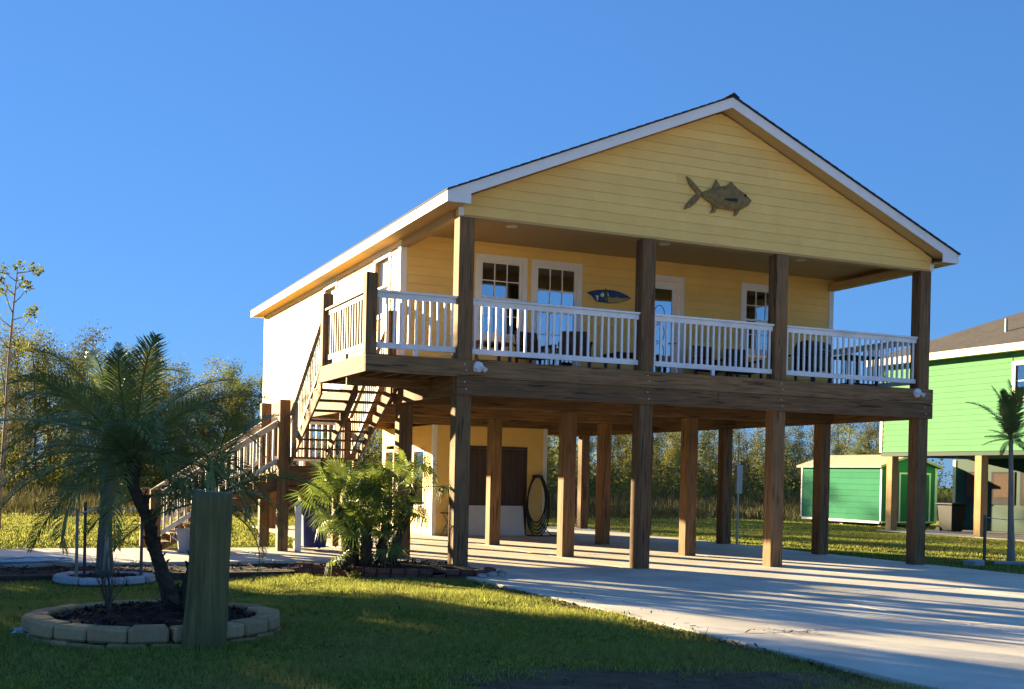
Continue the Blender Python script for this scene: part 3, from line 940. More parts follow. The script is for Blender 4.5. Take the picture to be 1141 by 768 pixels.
fish = empty('fish_ornament', (0, 0, 0), 0, 'bronze metal fish with forked tail hung on the front gable', 'wall ornament')
FY = -.026
body = relief('body', [crop_pt(*q) for q in ((388, 330), (470, 300), (540, 272), (600, 268), (660, 262), (720, 262), (790, 310), (860, 365), (912, 420), (880, 470),
                                              (800, 518), (720, 522), (640, 510), (570, 498), (500, 455), (440, 412), (390, 370))], FY, .09, 'fish_bronze', fish)
relief('tail_lobe', [crop_pt(*q) for q in ((392, 326), (345, 345), (300, 300), (255, 235), (228, 160), (250, 168), (300, 215), (350, 280))], FY, .045, 'fish_bronze', fish)
relief('tail_lobe', [crop_pt(*q) for q in ((340, 340), (392, 360), (330, 440), (270, 490), (205, 512), (240, 440), (290, 390))], FY, .045, 'fish_bronze', fish)
relief('fin', [crop_pt(*q) for q in ((500, 292), (545, 190), (575, 240), (592, 275), (550, 290))], FY, .04, 'fish_bronze', fish)
relief('fin', [crop_pt(*q) for q in ((640, 270), (705, 215), (740, 255), (790, 312), (700, 300))], FY, .045, 'fish_bronze', fish)
relief('fin', [crop_pt(*q) for q in ((490, 445), (560, 495), (530, 545), (482, 552), (510, 500))], FY, .04, 'fish_bronze', fish)
relief('fin', [crop_pt(*q) for q in ((735, 515), (795, 515), (765, 570), (735, 586), (742, 550))], FY, .04, 'fish_bronze', fish)
relief('fin', [crop_pt(*q) for q in ((740, 400), (750, 440), (680, 432), (600, 415), (660, 402))], FY - .085, .02, 'fish_dark', fish)
ex, ez = crop_pt(838, 370)
MB().lathe([(.03, 0), (.028, .02), (.012, .032)], (0, 0, 0), 12).build('eye', 'fish_dark', fish).matrix_basis = Matrix.Translation((ex, FY - .05, ez)) @ Matrix.Rotation(R_(90), 4, 'X')


def sign_pt(u, v):
    p = on(640 + u / 14.26, 310 + v / 14.26, 1, WY - .03)
    return (p.x, p.z)


sg = empty('carved_sign', (0, 0, 0), 0, 'blue and yellow carved surfboard shaped sign on porch wall beside glass door', 'sign')
SY = WY - .024
relief('board', [sign_pt(*q) for q in ((200, 232), (270, 205), (360, 188), (480, 184), (620, 196), (740, 230), (850, 285), (900, 325), (830, 360), (700, 395), (560, 402), (440, 385), (350, 375), (310, 320), (270, 270))], SY, .04, 'sign_blue', sg, .9)
relief('lower_panel', [sign_pt(*q) for q in ((470, 320), (540, 305), (600, 322), (660, 305), (730, 325), (800, 320), (880, 322), (810, 358), (690, 390), (560, 396), (480, 380))], SY - .041, .012, 'sign_yellow', sg, .9)
relief('palm_figure', [sign_pt(*q) for q in ((465, 200), (480, 165), (500, 190), (530, 200), (505, 225), (515, 300), (520, 385), (480, 390), (490, 300), (485, 230), (440, 225))], SY - .041, .025, 'sign_green', sg, .8)
relief('white_wave', [sign_pt(*q) for q in ((325, 275), (375, 285), (360, 340), (350, 372))], SY - .041, .014, 'white_plastic', sg, .8)
relief('white_wave', [sign_pt(*q) for q in ((395, 262), (440, 225), (462, 262), (455, 300), (415, 305))], SY - .041, .014, 'white_plastic', sg, .8)
relief('white_wave', [sign_pt(*q) for q in ((505, 240), (530, 245), (528, 295), (505, 300))], SY - .041, .014, 'white_plastic', sg, .8)

# ================================================================== PORCH FURNITURE
PZ = 3.5765


def chair(loc, rz, label, group, first=[None]):
    if first[0] is None:
        c = empty('patio_chair', loc, rz)
        MB().box(-.27, .27, -.25, .27, .36, .43).build('seat', 'wicker', c, bevel=.02)
        MB().add([(-.27, .22, .42), (.27, .22, .42), (.27, .36, .92), (-.27, .36, .92), (-.27, .27, .42), (.27, .27, .42), (.27, .41, .92), (-.27, .41, .92)],
                 [(0, 1, 2, 3), (4, 7, 6, 5), (0, 4, 5, 1), (3, 2, 6, 7), (0, 3, 7, 4), (1, 5, 6, 2)]).build('backrest', 'wicker', c, bevel=.015)
        for s in (-1, 1):
            MB().box(s * .30 - .03, s * .30 + .03, -.24, .32, .60, .65).build('armrest', 'wicker', c, bevel=.012)
            for y in (-.22, .26):
                MB().box(s * .28 - .022, s * .28 + .022, y - .022, y + .022, 0, .60).build('leg', 'black_metal', c)
        first[0] = c
    else:
        c = copy_tree(first[0]); c.location = loc; c.rotation_euler = (0, 0, rz)
    tag(c, label, 'chair', group)
    return c


G_ = 'dark wicker chairs on the porch'
chair((2.55, 2.35, PZ), R_(10), 'dark wicker porch chair in front of the two-sash window left of the glass door', G_)
chair((3.1, 1.75, PZ), R_(-25), 'dark wicker porch chair in front of the tall glass door', G_)
chair((6.75, 2.45, PZ), R_(8), 'dark wicker porch chair just right of the white entry door', G_)
chair((7.55, 2.50, PZ), R_(-6), 'dark wicker porch chair below the rightmost porch window', G_)


def table(loc, sx, sy, h, label):
    t = empty('patio_table', loc, 0, label, 'table')
    MB().box(-sx, sx, -sy, sy, h - .04, h).build('tabletop', 'wicker', t, bevel=.012)
    for a in (-1, 1):
        for b in (-1, 1):
            MB().box(a * (sx - .05) - .025, a * (sx - .05) + .025, b * (sy - .05) - .025, b * (sy - .05) + .025, 0, h - .04).build('leg', 'black_metal', t)
    MB().box(-sx + .08, sx - .08, -sy + .08, sy - .08, .14, .165).build('shelf', 'wicker', t)
    return t


table((1.2, 1.55, PZ), .38, .3, .5, 'low dark table on porch behind the leftmost railing section')
table((4.45, 1.9, PZ), .5, .32, .52, 'low dark table on porch below the blue carved sign')
table((9.55, 1.4, PZ), .42, .35, .74, 'dark side table on porch beside the black grill')
gr = empty('grill', (8.62, 1.55, PZ), R_(12), 'black covered barbecue grill at right end of the porch', 'grill')
MB().box(-.33, .33, -.26, .26, .42, .70).build('firebox', 'black_metal', gr, bevel=.02)
MB().prism([(-.26, .705), (.26, .705), (.27, .86), (.18, 1.0), (-.1, 1.02), (-.24, .92)], 'x', -.34, .34).build('lid', 'black_metal', gr, bevel=.015)
for a in (-1, 1):
    for b in (-1, 1): MB().box(a * .29 - .02, a * .29 + .02, b * .22 - .02, b * .22 + .02, 0, .42).build('leg', 'black_metal', gr)
    MB().box(a * .5 - .14, a * .5 + .14, -.2, .2, .68, .70).build('side_shelf', 'black_metal', gr)
MB().tube([(-.2, -.3, .82), (.2, -.3, .82)], .012, 8).build('handle', 'bolt', gr)

# ================================================================== UNDER THE HOUSE
wp = MB().box(4.55, 6.22, -.02, .02, 0, .83).build('plywood_sheet', 'white_panel', None, bevel=.006)
wp.location = (0, EY0 - .24, .006); wp.rotation_euler = (R_(-12), 0, 0)
tag(wp, 'white board leaning against the brown double doors under the house', 'board')
# hose on its hanger
hs = empty('garden_hose', (6.63, EY0 - .1, 0), 0, 'black garden hose coiled on a wall hook right of the brown doors', 'hose')
for k in range(5):
    mb = MB()
    hw, hh = .26 + .025 * k + random.uniform(-.02, .02), .66 + .05 * k
    zc = 1.68 - hh + random.uniform(-.015, .015)
    pts = []
    for t in range(29):
        a = 2 * math.pi * t / 28
        pts.append((hw * math.sin(a) * (1 - .12 * math.cos(a)) + random.uniform(-.006, .006), -.03 * k + .01 + .02 * math.sin(3 * a), zc + hh * math.cos(a)))
    mb.tube(pts, .017, 7, cap=False)
    mb.build('coil', 'green_hose' if k % 2 else 'black_rubber', hs, smooth=True)
MB().box(-.12, .12, -.14, .075, 1.60, 1.68).build('hook', 'black_metal', hs)
MB().tube([(.1, -.1, .35), (.35, -.25, .02), (.75, -.3, .02), (.55, -.55, .02), (-.1, -.45, .02), (-.45, -.35, .02)], .016, 7).build('loose_end', 'green_hose', hs, smooth=True)
# folding chair by the storage room corner
fc = empty('folding_stool', (4.02, 10.75, 0), R_(15), 'small folding wooden stool by the storage room corner', 'stool')
MB().box(-.22, .22, -.16, .16, .60, .63).build('seat', 'timber_dark', fc)
for y in (-.13, .13):
    MB().bar((-.2, y, 0), (.17, y, .6), .03, .03).build('leg', 'pale_bark', fc)
    MB().bar((.2, y * .8, 0), (-.17, y * .8, .6), .03, .03).build('leg', 'pale_bark', fc)
MB().bar((-.1, -.14, .2), (-.1, .14, .2), .02, .02).build('stretcher', 'pale_bark', fc)
# stick with round end
p = on(424, 587, 1, 8.4)
st = empty('mop', (1.55, 9.9, 0), 0, 'long handled mop with a round dark head near the fan palm', 'mop')
MB().tube([(0, 0, .16), (.16, .25, 1.55)], .016, 8).build('handle', 'pale_bark', st)
MB().lathe([(.02, -.10), (.10, -.05), (.12, .04), (.07, .12), (.02, .16)], (0, 0, .12), 14).build('head', 'black_rubber', st, smooth=True)
# blue bin under the lower landing
bn = empty('blue_bin', (-1.02, 5.62, 0), R_(4), 'dark blue upright bin under the lower stair landing', 'bin')
MB().add([(-.24, -.26, .06), (.24, -.26, .06), (.24, .26, .06), (-.24, .26, .06), (-.29, -.32, .95), (.29, -.32, .95), (.29, .32, .95), (-.29, .32, .95)],
         [(0, 3, 2, 1), (4, 5, 6, 7), (0, 1, 5, 4), (1, 2, 6, 5), (2, 3, 7, 6), (3, 0, 4, 7)]).build('body', 'navy', bn, bevel=.03)
MB().box(-.31, .31, -.34, .36, .955, 1.01).build('lid', 'navy', bn, bevel=.02)
for s in (-1, 1): MB().tube([(s * .22, .3, .09), (s * .28, .3, .09)], .09, 14).build('wheel', 'black_rubber', bn)
wpst = empty('white_stake', (-1.42, 5.15, 0), 0, 'white plastic post with pointed cap beside the blue bin', 'post')
MB().box(-.055, .055, -.055, .055, 0, .92).build('shaft', 'white_plastic', wpst, bevel=.006)
MB().add([(-.085, -.085, .92), (.085, -.085, .92), (.085, .085, .92), (-.085, .085, .92), (0, 0, 1.06)], [(0, 3, 2, 1), (0, 1, 4), (1, 2, 4), (2, 3, 4), (3, 0, 4)]).build('cap', 'white_plastic', wpst)
bk = empty('plastic_tub', (-3.62, 5.1, 0), 0, 'grey plastic tub standing by the foot of the stairs', 'tub')
MB().lathe([(.17, 0), (.22, .42), (.24, .42), (.24, .46), (.20, .46), (.16, .04)], (0, 0, .002), 20).build('body', 'grey_plastic', bk, smooth=False)
MB().tube([(-.23, 0, .4), (-.29, 0, .3), (-.2, 0, .24)], .012, 6).build('handle', 'white_plastic', bk)
# pale hose heap on the walkway at the left
hp = MB()
pts = []
for k in range(150):
    a = k * .33
    r = .28 + .10 * math.sin(k * .21) + k * .0012
    pts.append((r * 1.5 * math.cos(a) + random.uniform(-.02, .02), r * math.sin(a), .02 + .05 * abs(math.sin(k * .11)) + random.uniform(0, .015)))
pts += [(1.0 + .1 * k, -.3 + .12 * math.sin(k), .02) for k in range(8)]
hp.tube(pts, .016, 6)
o = hp.build('pale_hose', 'pale_hose', None, smooth=True)
o.location = (-6.6, 2.6, 0)
tag(o, 'pale blue hose in a loose heap on the walkway at left', 'hose')


# ================================================================== PLANTERS, PILE
def block_mesh(l0, l1, w, h, jit=.012, bev=.022):
    j = lambda: random.uniform(-jit, jit)
    vs = [(-l0 / 2 + j(), -w / 2 + j(), 0), (l0 / 2 + j(), -w / 2 + j(), 0), (l1 / 2 + j(), w / 2 + j(), 0), (-l1 / 2 + j(), w / 2 + j(), 0),
          (-l0 / 2 + j(), -w / 2 + j() + .012, h + j()), (l0 / 2 + j(), -w / 2 + j() + .012, h + j()), (l1 / 2 + j(), w / 2 + j(), h + j()), (-l1 / 2 + j(), w / 2 + j(), h + j())]
    return MB().add(vs, [(0, 3, 2, 1), (4, 5, 6, 7), (0, 1, 5, 4), (1, 2, 6, 5), (2, 3, 7, 6), (3, 0, 4, 7)]).mesh('block', bevel=bev)


def ring_planter(c, r, n, courses, h, w, material, name, label, squash=1.0, z0=-.07):
    root = empty(name, (c[0], c[1], 0), 0, label, 'planter')
    L0 = 2 * math.pi * (r) / n
    ms = [block_mesh(L0 * 1.0 - .022, L0 * (r - w) / r - .018, w, h) for _ in range(5)]
    for me in ms: me.materials.append(M[material])
    for cI in range(courses):
        for k in range(n):
            a = 2 * math.pi * (k + .5 * (cI % 2)) / n
            rr = r - w / 2 - .015 * cI + random.uniform(-.012, .012)
            zz_ = z0 + cI * (h + .004)
            zz_ += lawn_z(c[0], c[1]) + .05
            obj('block', random.choice(ms), None, root, (rr * math.cos(a), rr * squash * math.sin(a), zz_), (random.uniform(-.02, .02), random.uniform(-.02, .02), a + math.pi / 2 + random.uniform(-.04, .04)))
    return root


PC = (-5.52, -5.86)
pl = ring_planter(PC, 1.27, 20, 2, .145, .25, 'block', 'round_planter', 'round tan stone block planter in the shaded front lawn', z0=-.165)


def mound(parent, rx, ry, z0, hgt, material, n=26, rings=7, jit=.02):
    vs = [(0, 0, z0 + hgt)]
    for r in range(1, rings + 1):
        f = r / rings
        for k in range(n):
            a = 2 * math.pi * k / n
            vs.append((rx * f * math.cos(a), ry * f * math.sin(a), z0 + hgt * (1 - f * f) + random.uniform(-jit, jit) * (f < 1)))
    fs = [(0, 1 + k, 1 + (k + 1) % n) for k in range(n)]
    for r in range(rings - 1):
        fs += [(1 + r * n + k, 1 + (r + 1) * n + k, 1 + (r + 1) * n + (k + 1) % n, 1 + r * n + (k + 1) % n) for k in range(n)]
    return MB().add(vs, fs).build('soil', material, parent, smooth=True)


mound(pl, 1.06, 1.06, .06, .10, 'soil')


def litter(parent, rx, ry, zf, n, size, material, name='mulch_litter', flat=.5):
    vs = []; fs = []
    for k in range(n):
        a = random.uniform(0, 2 * math.pi); r = math.sqrt(random.random())
        x, y = rx * r * math.cos(a), ry * r * math.sin(a)
        c = Vector((x, y, zf(r) + random.uniform(0, .03)))
        d = Vector((random.uniform(-1, 1), random.uniform(-1, 1), random.uniform(-flat, flat))).normalized()
        s = d.cross(Vector((random.uniform(-.4, .4), random.uniform(-.4, .4), 1))).normalized()
        L = size * random.uniform(.5, 1.6); w = size * random.uniform(.1, .35)
        o = len(vs)
        vs += [c - d * L - s * w, c + d * L - s * w, c + d * L + s * w, c - d * L + s * w]
        fs.append((o, o + 1, o + 2, o + 3))
    ob = obj(name, bulk(name, np.array([tuple(v) for v in vs]), np.array(fs), material), None, parent)
    ob['kind'] = 'stuff'
    return ob


litter(pl, 1.02, 1.02, lambda r: .09 + .10 * (1 - r * r), 900, .045, 'mulch')
# bare twiggy shrub inside it
tw = empty('bare_shrub', (PC[0] - .45, PC[1] + .05, .14), 0, 'small leafless twiggy shrub inside the round planter', 'shrub')
for k in range(11):
    a = random.uniform(0, 6.28); tl = random.uniform(.35, .62)
    pts = [Vector((0, 0, 0))]
    d = Vector((math.cos(a) * .35, math.sin(a) * .35, 1)).normalized()
    for q in range(5):
        d = (d + Vector((random.uniform(-.25, .25), random.uniform(-.25, .25), .05))).normalized(); pts.append(pts[-1] + d * tl / 5)
    mb = MB().tube(pts, [.008, .007, .006, .005, .004, .002], 5)
    for q in (2, 3, 4):
        e = (d + Vector((random.uniform(-.9, .9), random.uniform(-.9, .9), .2))).normalized()
        mb.tube([pts[q], pts[q] + e * .09, pts[q] + e * .15 + Vector((0, 0, .03))], [.004, .003, .0015], 4)
    mb.build('twig', 'bark', tw)

# wooden pile in front of the planter
pb = on(226, 722, 2, -.05)
pile = empty('wooden_pile', (pb.x, pb.y, -.05), 0, 'thick greenish weathered wooden pile standing before the round planter', 'pile')
mb = MB(); pts = []; rad = []
for k in range(13):
    t = k / 12
    pts.append((.075 * t + .006 * math.sin(5 * t), .02 * t, -.1 + 1.56 * t)); rad.append(.203 - .020 * t + .004 * math.sin(9 * t))
mb.tube(pts, rad, 32, cap=True, jit=.005)
mb.build('shaft', 'pile_wood', pile, smooth=True)
MB().tube([(.072, .02, 1.461), (.073, .02, 1.472)], [.181, .172], 24, jit=.02).build('top', 'pile_top', pile)
# crumpled foil scrap left of the planter
vs = []
mb = MB()
fp = on(20, 709, 2, -.02)
for k in range(14):
    c = Vector((random.uniform(-.1, .1), random.uniform(-.07, .07), random.uniform(0, .07)))
    mb.add([c + Vector((random.uniform(-.07, .07), random.uniform(-.07, .07), random.uniform(-.03, .05))) for _ in range(3)], [(0, 1, 2)])
o = mb.build('foil_scrap', 'foil', None, fix=False); o.location = (fp.x + .02, fp.y, lawn_z(fp.x, fp.y) + .02)
tag(o, 'crumpled shiny white scrap on the grass left of the round planter', 'litter')

# small staked palm planter by the walkway
SC = (-5.5, .62)
sp = ring_planter(SC, .74, 13, 1, .11, .19, 'pale_block', 'small_planter', 'low ring of pale grey blocks around the staked palm', z0=-.03)
mound(sp, .58, .58, -.12, .08, 'soil', 18, 5)
litter(sp, .55, .55, lambda r: -.10 + .08 * (1 - r * r), 250, .04, 'mulch')

# bed by the front left post
bed = empty('brick_bed', (-.9, .3, 0), 0, 'planting bed edged with dark red bricks at the front left post', 'flower bed')
bm_ = block_mesh(.21, .21, .10, .085, .004, .006); bm_.materials.append(M['red_brick'])
path = [(-2.35, 1.02), (-1.95, .25), (-1.45, -.35), (-.75, -.72), (.0, -.95), (.42, -.78), (.45, -.35)]


def along(path, step):
    out = []; acc = 0
    for a, b in zip(path, path[1:]):
        a = Vector(a); b = Vector(b); L = (b - a).length; s = step - acc if acc else 0
        while s < L:
            q = a + (b - a) * (s / L); out.append((q.x, q.y, math.atan2(b.y - a.y, b.x - a.x))); s += step
        acc = L - (s - step)
    return out


for cI in range(2):
    for k, (x, y, a) in enumerate(along(path, .222)):
        if cI and k % 7 == 5: continue
        obj('brick', bm_, None, bed, (x + .9 + random.uniform(-.012, .012), y - .3 + random.uniform(-.012, .012), -.065 + .088 * cI),
            (random.uniform(-.05, .05), random.uniform(-.05, .05), a + math.pi + random.uniform(-.1, .1)))
bedpoly = [(p[0] + .9, p[1] - .3) for p in path] + [(1.3, .1), (.9, .6), (-.2, .75), (-1.0, .85)]
mb = MB(); n_ = len(bedpoly)
cx = sum(p[0] for p in bedpoly) / n_; cy = sum(p[1] for p in bedpoly) / n_
mb.add([(cx, cy, .13)] + [(cx + (p[0] - cx) * .6, cy + (p[1] - cy) * .6, .115 + random.uniform(-.02, .02)) for p in bedpoly] + [(p[0], p[1], .05) for p in bedpoly],
       [(0, 1 + i, 1 + (i + 1) % n_) for i in range(n_)] + [(1 + i, 1 + n_ + i, 1 + n_ + (i + 1) % n_, 1 + (i + 1) % n_) for i in range(n_)])
mb.build('soil', 'soil', bed, smooth=True)
litter(bed, 1.3, .75, lambda r: .13 - .06 * r * r, 900, .04, 'mulch')


def rock_mesh(s):
    bm = bmesh.new(); bmesh.ops.create_icosphere(bm, subdivisions=2, radius=s)
    for v in bm.verts:
        v.co *= random.uniform(.78, 1.15); v.co.z *= .68
    me = bpy.data.meshes.new('rock'); bm.to_mesh(me); bm.free(); me.materials.append(M['rock']); return me


rocks = [rock_mesh(.11), rock_mesh(.075), rock_mesh(.13)]
for k, (x, y, s) in enumerate(((.28, -1.02, 1), (.50, -.90, .8), (.06, -1.15, .7), (.62, -.62, .9), (.40, -1.20, .55))):
    o = obj('rock', rocks[k % 3], None, None, (x, y, .01), (0, 0, k * 1.3), (s, s, s))
    tag(o, ['pale rounded rock at the corner of the brick bed beside the driveway'][0], 'rock', 'pale rocks beside the driveway corner')


# ================================================================== PALMS
def frond_mesh(name, L, droop, nl, leaf, width, seed, vee=.35, twist=0.0, mat_='palm_leaf', lift=0.0):
    random.seed(seed)
    V = []; F = []
    steps = 16; P = [Vector((0, 0, 0))]; D = []
    for i in range(steps):
        t = i / steps
        a = lift - droop * (t ** 1.4)
        d = Vector((math.cos(a), twist * t, math.sin(a))).normalized(); D.append(d); P.append(P[-1] + d * L / steps)
    D.append(D[-1])
    mb = MB().tube(P, [.016 * (1 - .85 * i / steps) + .002 for i in range(steps + 1)], 5, cap=False)
    for i in range(nl):
        t = .10 + .90 * (i + .5) / nl
        f = t * steps; k = min(int(f), steps - 1)
        p = P[k].lerp(P[k + 1], f - k); d = D[k]
        side = d.cross(Vector((0, 0, 1))).normalized(); up = side.cross(d).normalized()
        ll = leaf * (math.sin(math.pi * min(1, .12 + .86 * t)) ** .6) * random.uniform(.85, 1.1)
        ang = R_(62 - 34 * t + random.uniform(-7, 7))
        for s in (-1, 1):
            dd = (d * math.cos(ang) + side * s * math.sin(ang) + up * (vee + random.uniform(-.12, .12))).normalized()
            q1 = p + dd * ll * .5
            dd2 = (dd + Vector((0, 0, -.75 * random.uniform(.4, 1.5)))).normalized()
            q2 = q1 + dd2 * ll * .5
            w = (dd.cross(up)).normalized() * width * .5
            mb.add([p - w * .5, p + w * .5, q1 + w, q1 - w, q2], [(0, 1, 2, 3), (3, 2, 4)])
    me = mb.mesh(name, fix=False)
    me.materials.append(M[mat_])
    return me


def rough_trunk(mb, pts, rad, scales=True, n=12):
    mb.tube(pts, rad, n, jit=.09)
    if scales:
        for i in range(len(pts) - 1):
            a, b = Vector(pts[i]), Vector(pts[i + 1])
            for k in range(14):
                t = random.random(); p = a.lerp(b, t); r = rad[i] * (1 - t) + rad[i + 1] * t
                an = random.uniform(0, 6.283)
                o = Vector((math.cos(an), math.sin(an), 0)); s = Vector((-math.sin(an), math.cos(an), 0))
                q = p + o * r * .9; h = random.uniform(.05, .10); w = random.uniform(.025, .05)
                mb.add([q - s * w, q + s * w, q + o * .045 + Vector((0, 0, h)) + s * w * .4, q + o * .045 + Vector((0, 0, h)) - s * w * .4, q + o * .01 + Vector((0, 0, h * .8))],
                       [(0, 1, 2, 3), (0, 3, 4), (1, 4, 2)])


def palm(root, top, meshes, n, el0, el1, scale=(.85, 1.1), seed=0, az0=0.0, spread=2 * math.pi, dead=0):
    random.seed(seed)
    for k in range(n):
        az = az0 + spread * ((k * .381966) % 1.0) + random.uniform(-.15, .15)
        el = el0 + (el1 - el0) * ((k + .5) / n) + random.uniform(-6, 6)
        s = random.uniform(*scale)
        o = obj('frond', meshes[k % len(meshes)], None, root, top, None, (s, s, s))
        o.rotation_mode = 'QUATERNION'
        q = Matrix.Rotation(az, 3, 'Z') @ Matrix.Rotation(-R_(el), 3, 'Y') @ Matrix.Rotation(random.uniform(-.5, .5), 3, 'X')
        o.rotation_quaternion = q.to_quaternion()


# date palm in the round planter, two trunks
tb = on(190, 668, 2, .15); tb = Vector((tb.x, -5.35, .12))
FR1 = [frond_mesh('frond', 1.95, R_(d), 64, .40, .0165, 20 + i, vee=.3, twist=t, mat_='palm_leaf_blue') for i, (d, t) in enumerate(((70, .1), (95, -.12), (50, .05), (115, 0), (82, -.2)))]
dp = empty('date_palm', (-5.30, -5.45, .12), 0, 'feathery blue-green date palm with rough leaning trunk in the round planter', 'palm')
mb = MB()
c1 = on(148, 512, 1, -5.5) - Vector((-5.30, -5.45, .12))
pts = [(.02, 0, -.1), (-.01, 0, .12), (-.10, .0, .38), (-.20, -.0, .68), (-.26, 0, .95), (c1.x * .97, c1.y, 1.30), (c1.x, c1.y, c1.z)]
rough_trunk(mb, pts, [.13, .098, .072, .064, .062, .068, .05])
mb.build('trunk', 'palm_bark', dp)
palm(dp, Vector(pts[-1]), FR1, 36, 68, -12, (.62, .96), 3)
mb = MB()
pts = [(.08, .02, -.1), (.17, .05, .12), (.27, .08, .5), (.33, .1, .9), (.34, .1, 1.15)]
rough_trunk(mb, pts, [.12, .10, .085, .085, .06])
mb.build('trunk', 'palm_bark', dp)
palm(dp, Vector(pts[-1]), FR1, 14, 72, -20, (.55, .80), 5)

# staked taller palm behind it
FR2 = [frond_mesh('frond', 2.0, R_(d), 50, .42, .018, 40 + i, vee=.12, twist=t) for i, (d, t) in enumerate(((75, .1), (100, -.1), (55, .05), (125, .1)))]
qp = empty('queen_palm', (SC[0], SC[1], -.08), 0, 'taller feathery palm tied to three stakes in the pale block ring', 'palm')
mb = MB()
pts = [(0, 0, -.05), (0, 0, .15), (-.01, 0, .5), (.0, 0, 1.0), (.02, 0, 1.7), (.03, 0, 2.35)]
rough_trunk(mb, pts, [.17, .14, .115, .10, .10, .06], scales=False)
mb.build('trunk', 'bark', qp)
MB().add([(-.05, -.128, .12), (.06, -.128, .12), (.035, -.118, .75), (-.01, -.115, .85)], [(0, 1, 2, 3)]).build('scar', 'pale_bark', qp)
palm(qp, Vector(pts[-1]), FR2, 34, 86, -15, (.72, 1.0), 9)
stk = empty('tree_stakes', (SC[0], SC[1], -.12), 0, 'wooden stakes with a string holding the staked palm by the walkway', 'stake')
for x, y, h in ((-.44, -.45, 1.12), (-.28, .3, 1.2), (.55, .15, 1.15)):
    MB().box(x - .022, x + .022, y - .022, y + .022, -.1, h).build('stake', 'bark' if y > 0 else 'pale_bark', stk)
MB().tube([(-.44, -.45, 1.05), (-.1, -.14, 1.12), (0, -.12, 1.13)], .009, 5).build('string', 'string', stk)
MB().tube([(-.28, .3, 1.1), (0, .12, 1.14)], .009, 5).build('string', 'string', stk)
MB().tube([(.55, .15, 1.06), (.1, .02, 1.13)], .009, 5).build('string', 'string', stk)

# small staked palm on the right
rp = on(1127, 628, 2, -.05)
FR3 = [frond_mesh('frond', 1.45, R_(d), 46, .36, .026, 60 + i, vee=.1, twist=t) for i, (d, t) in enumerate(((28, .1), (42, -.1), (62, .05)))]
sp2 = empty('young_palm', (rp.x, rp.y, -.05), 0, 'slim young palm staked on the lawn before the green house', 'palm')
mb = MB(); pts = [(0, 0, -.05), (-.02, 0, .3), (-.05, 0, 1.1), (-.08, 0, 2.0), (-.10, 0, 2.72)]
rough_trunk(mb, pts, [.10, .085, .06, .05, .045], scales=False)
mb.build('trunk', 'pale_bark', sp2)
palm(sp2, Vector(pts[-1]), FR3, 10, 98, 62, (.7, 1.0), 12, az0=2.4, spread=2.2)
palm(sp2, Vector(pts[-1]), FR3, 12, 50, -20, (.35, .5), 13)
stk2 = empty('tree_stakes', (rp.x, rp.y, -.05), 0, 'thin dark stakes and string beside the slim young palm at right', 'stake')
for x, y, h in ((-.55, .25, 1.05), (-.42, .35, 1.02), (.5, -.1, 1.05)):
    MB().box(x - .018, x + .018, y - .018, y + .018, -.1, h).build('stake', 'bark', stk2)
MB().tube([(-.55, .25, 1.0), (-.06, .06, .95), (.5, -.1, 1.0)], .008, 5).build('string', 'string', stk2)
bp_ = on(1085, 630, 2, -.05)
o = MB().box(-.22, .22, -.14, .14, -.03, .11).build('paving_block', 'pale_block', None, bevel=.02)
o.location = (bp_.x, bp_.y, -.05); o.rotation_euler = (0, 0, .3)
tag(o, 'pale concrete block lying on grass near the slim young palm', 'block')
o = MB().box(-.7, .7, -.10, .10, -.03, .06).build('edging_board', 'pale_block', None, bevel=.01)
o.location = (rp.x + .1, rp.y - .35, -.05); o.rotation_euler = (0, 0, -.6)
tag(o, 'pale edging strip at the foot of the slim young palm', 'edging')


# fan palm in the brick bed
def fan_mesh(seed, r=.42, nseg=30, pet=.66):
    random.seed(seed)
    mb = MB()
    P = [Vector((0, 0, 0)), Vector((pet * .5, 0, .03)), Vector((pet, 0, 0))]
    mb.tube(P, [.012, .009, .007], 5, cap=False)
    c = P[-1]
    for k in range(nseg):
        a = R_(-150 + 300 * (k + .5) / nseg)
        d = Vector((math.cos(a), math.sin(a), .12 * math.cos(a))).normalized()
        s = Vector((-math.sin(a), math.cos(a), 0))
        L = r * random.uniform(.85, 1.08) * (1 - .12 * abs(a) / 2.6)
        m1 = c + d * L * .55 + Vector((0, 0, .02)); t1 = c + d * L + Vector((0, 0, -.16 * random.uniform(.4, 1.9)))
        w = L * .036
        mb.add([c, m1 - s * w, m1 + Vector((0, 0, .012)), m1 + s * w, t1], [(0, 1, 2), (0, 2, 3), (1, 4, 2), (2, 4, 3)])
    me = mb.mesh('fan_leaf', fix=False); me.materials.append(M['fan_leaf']); return me


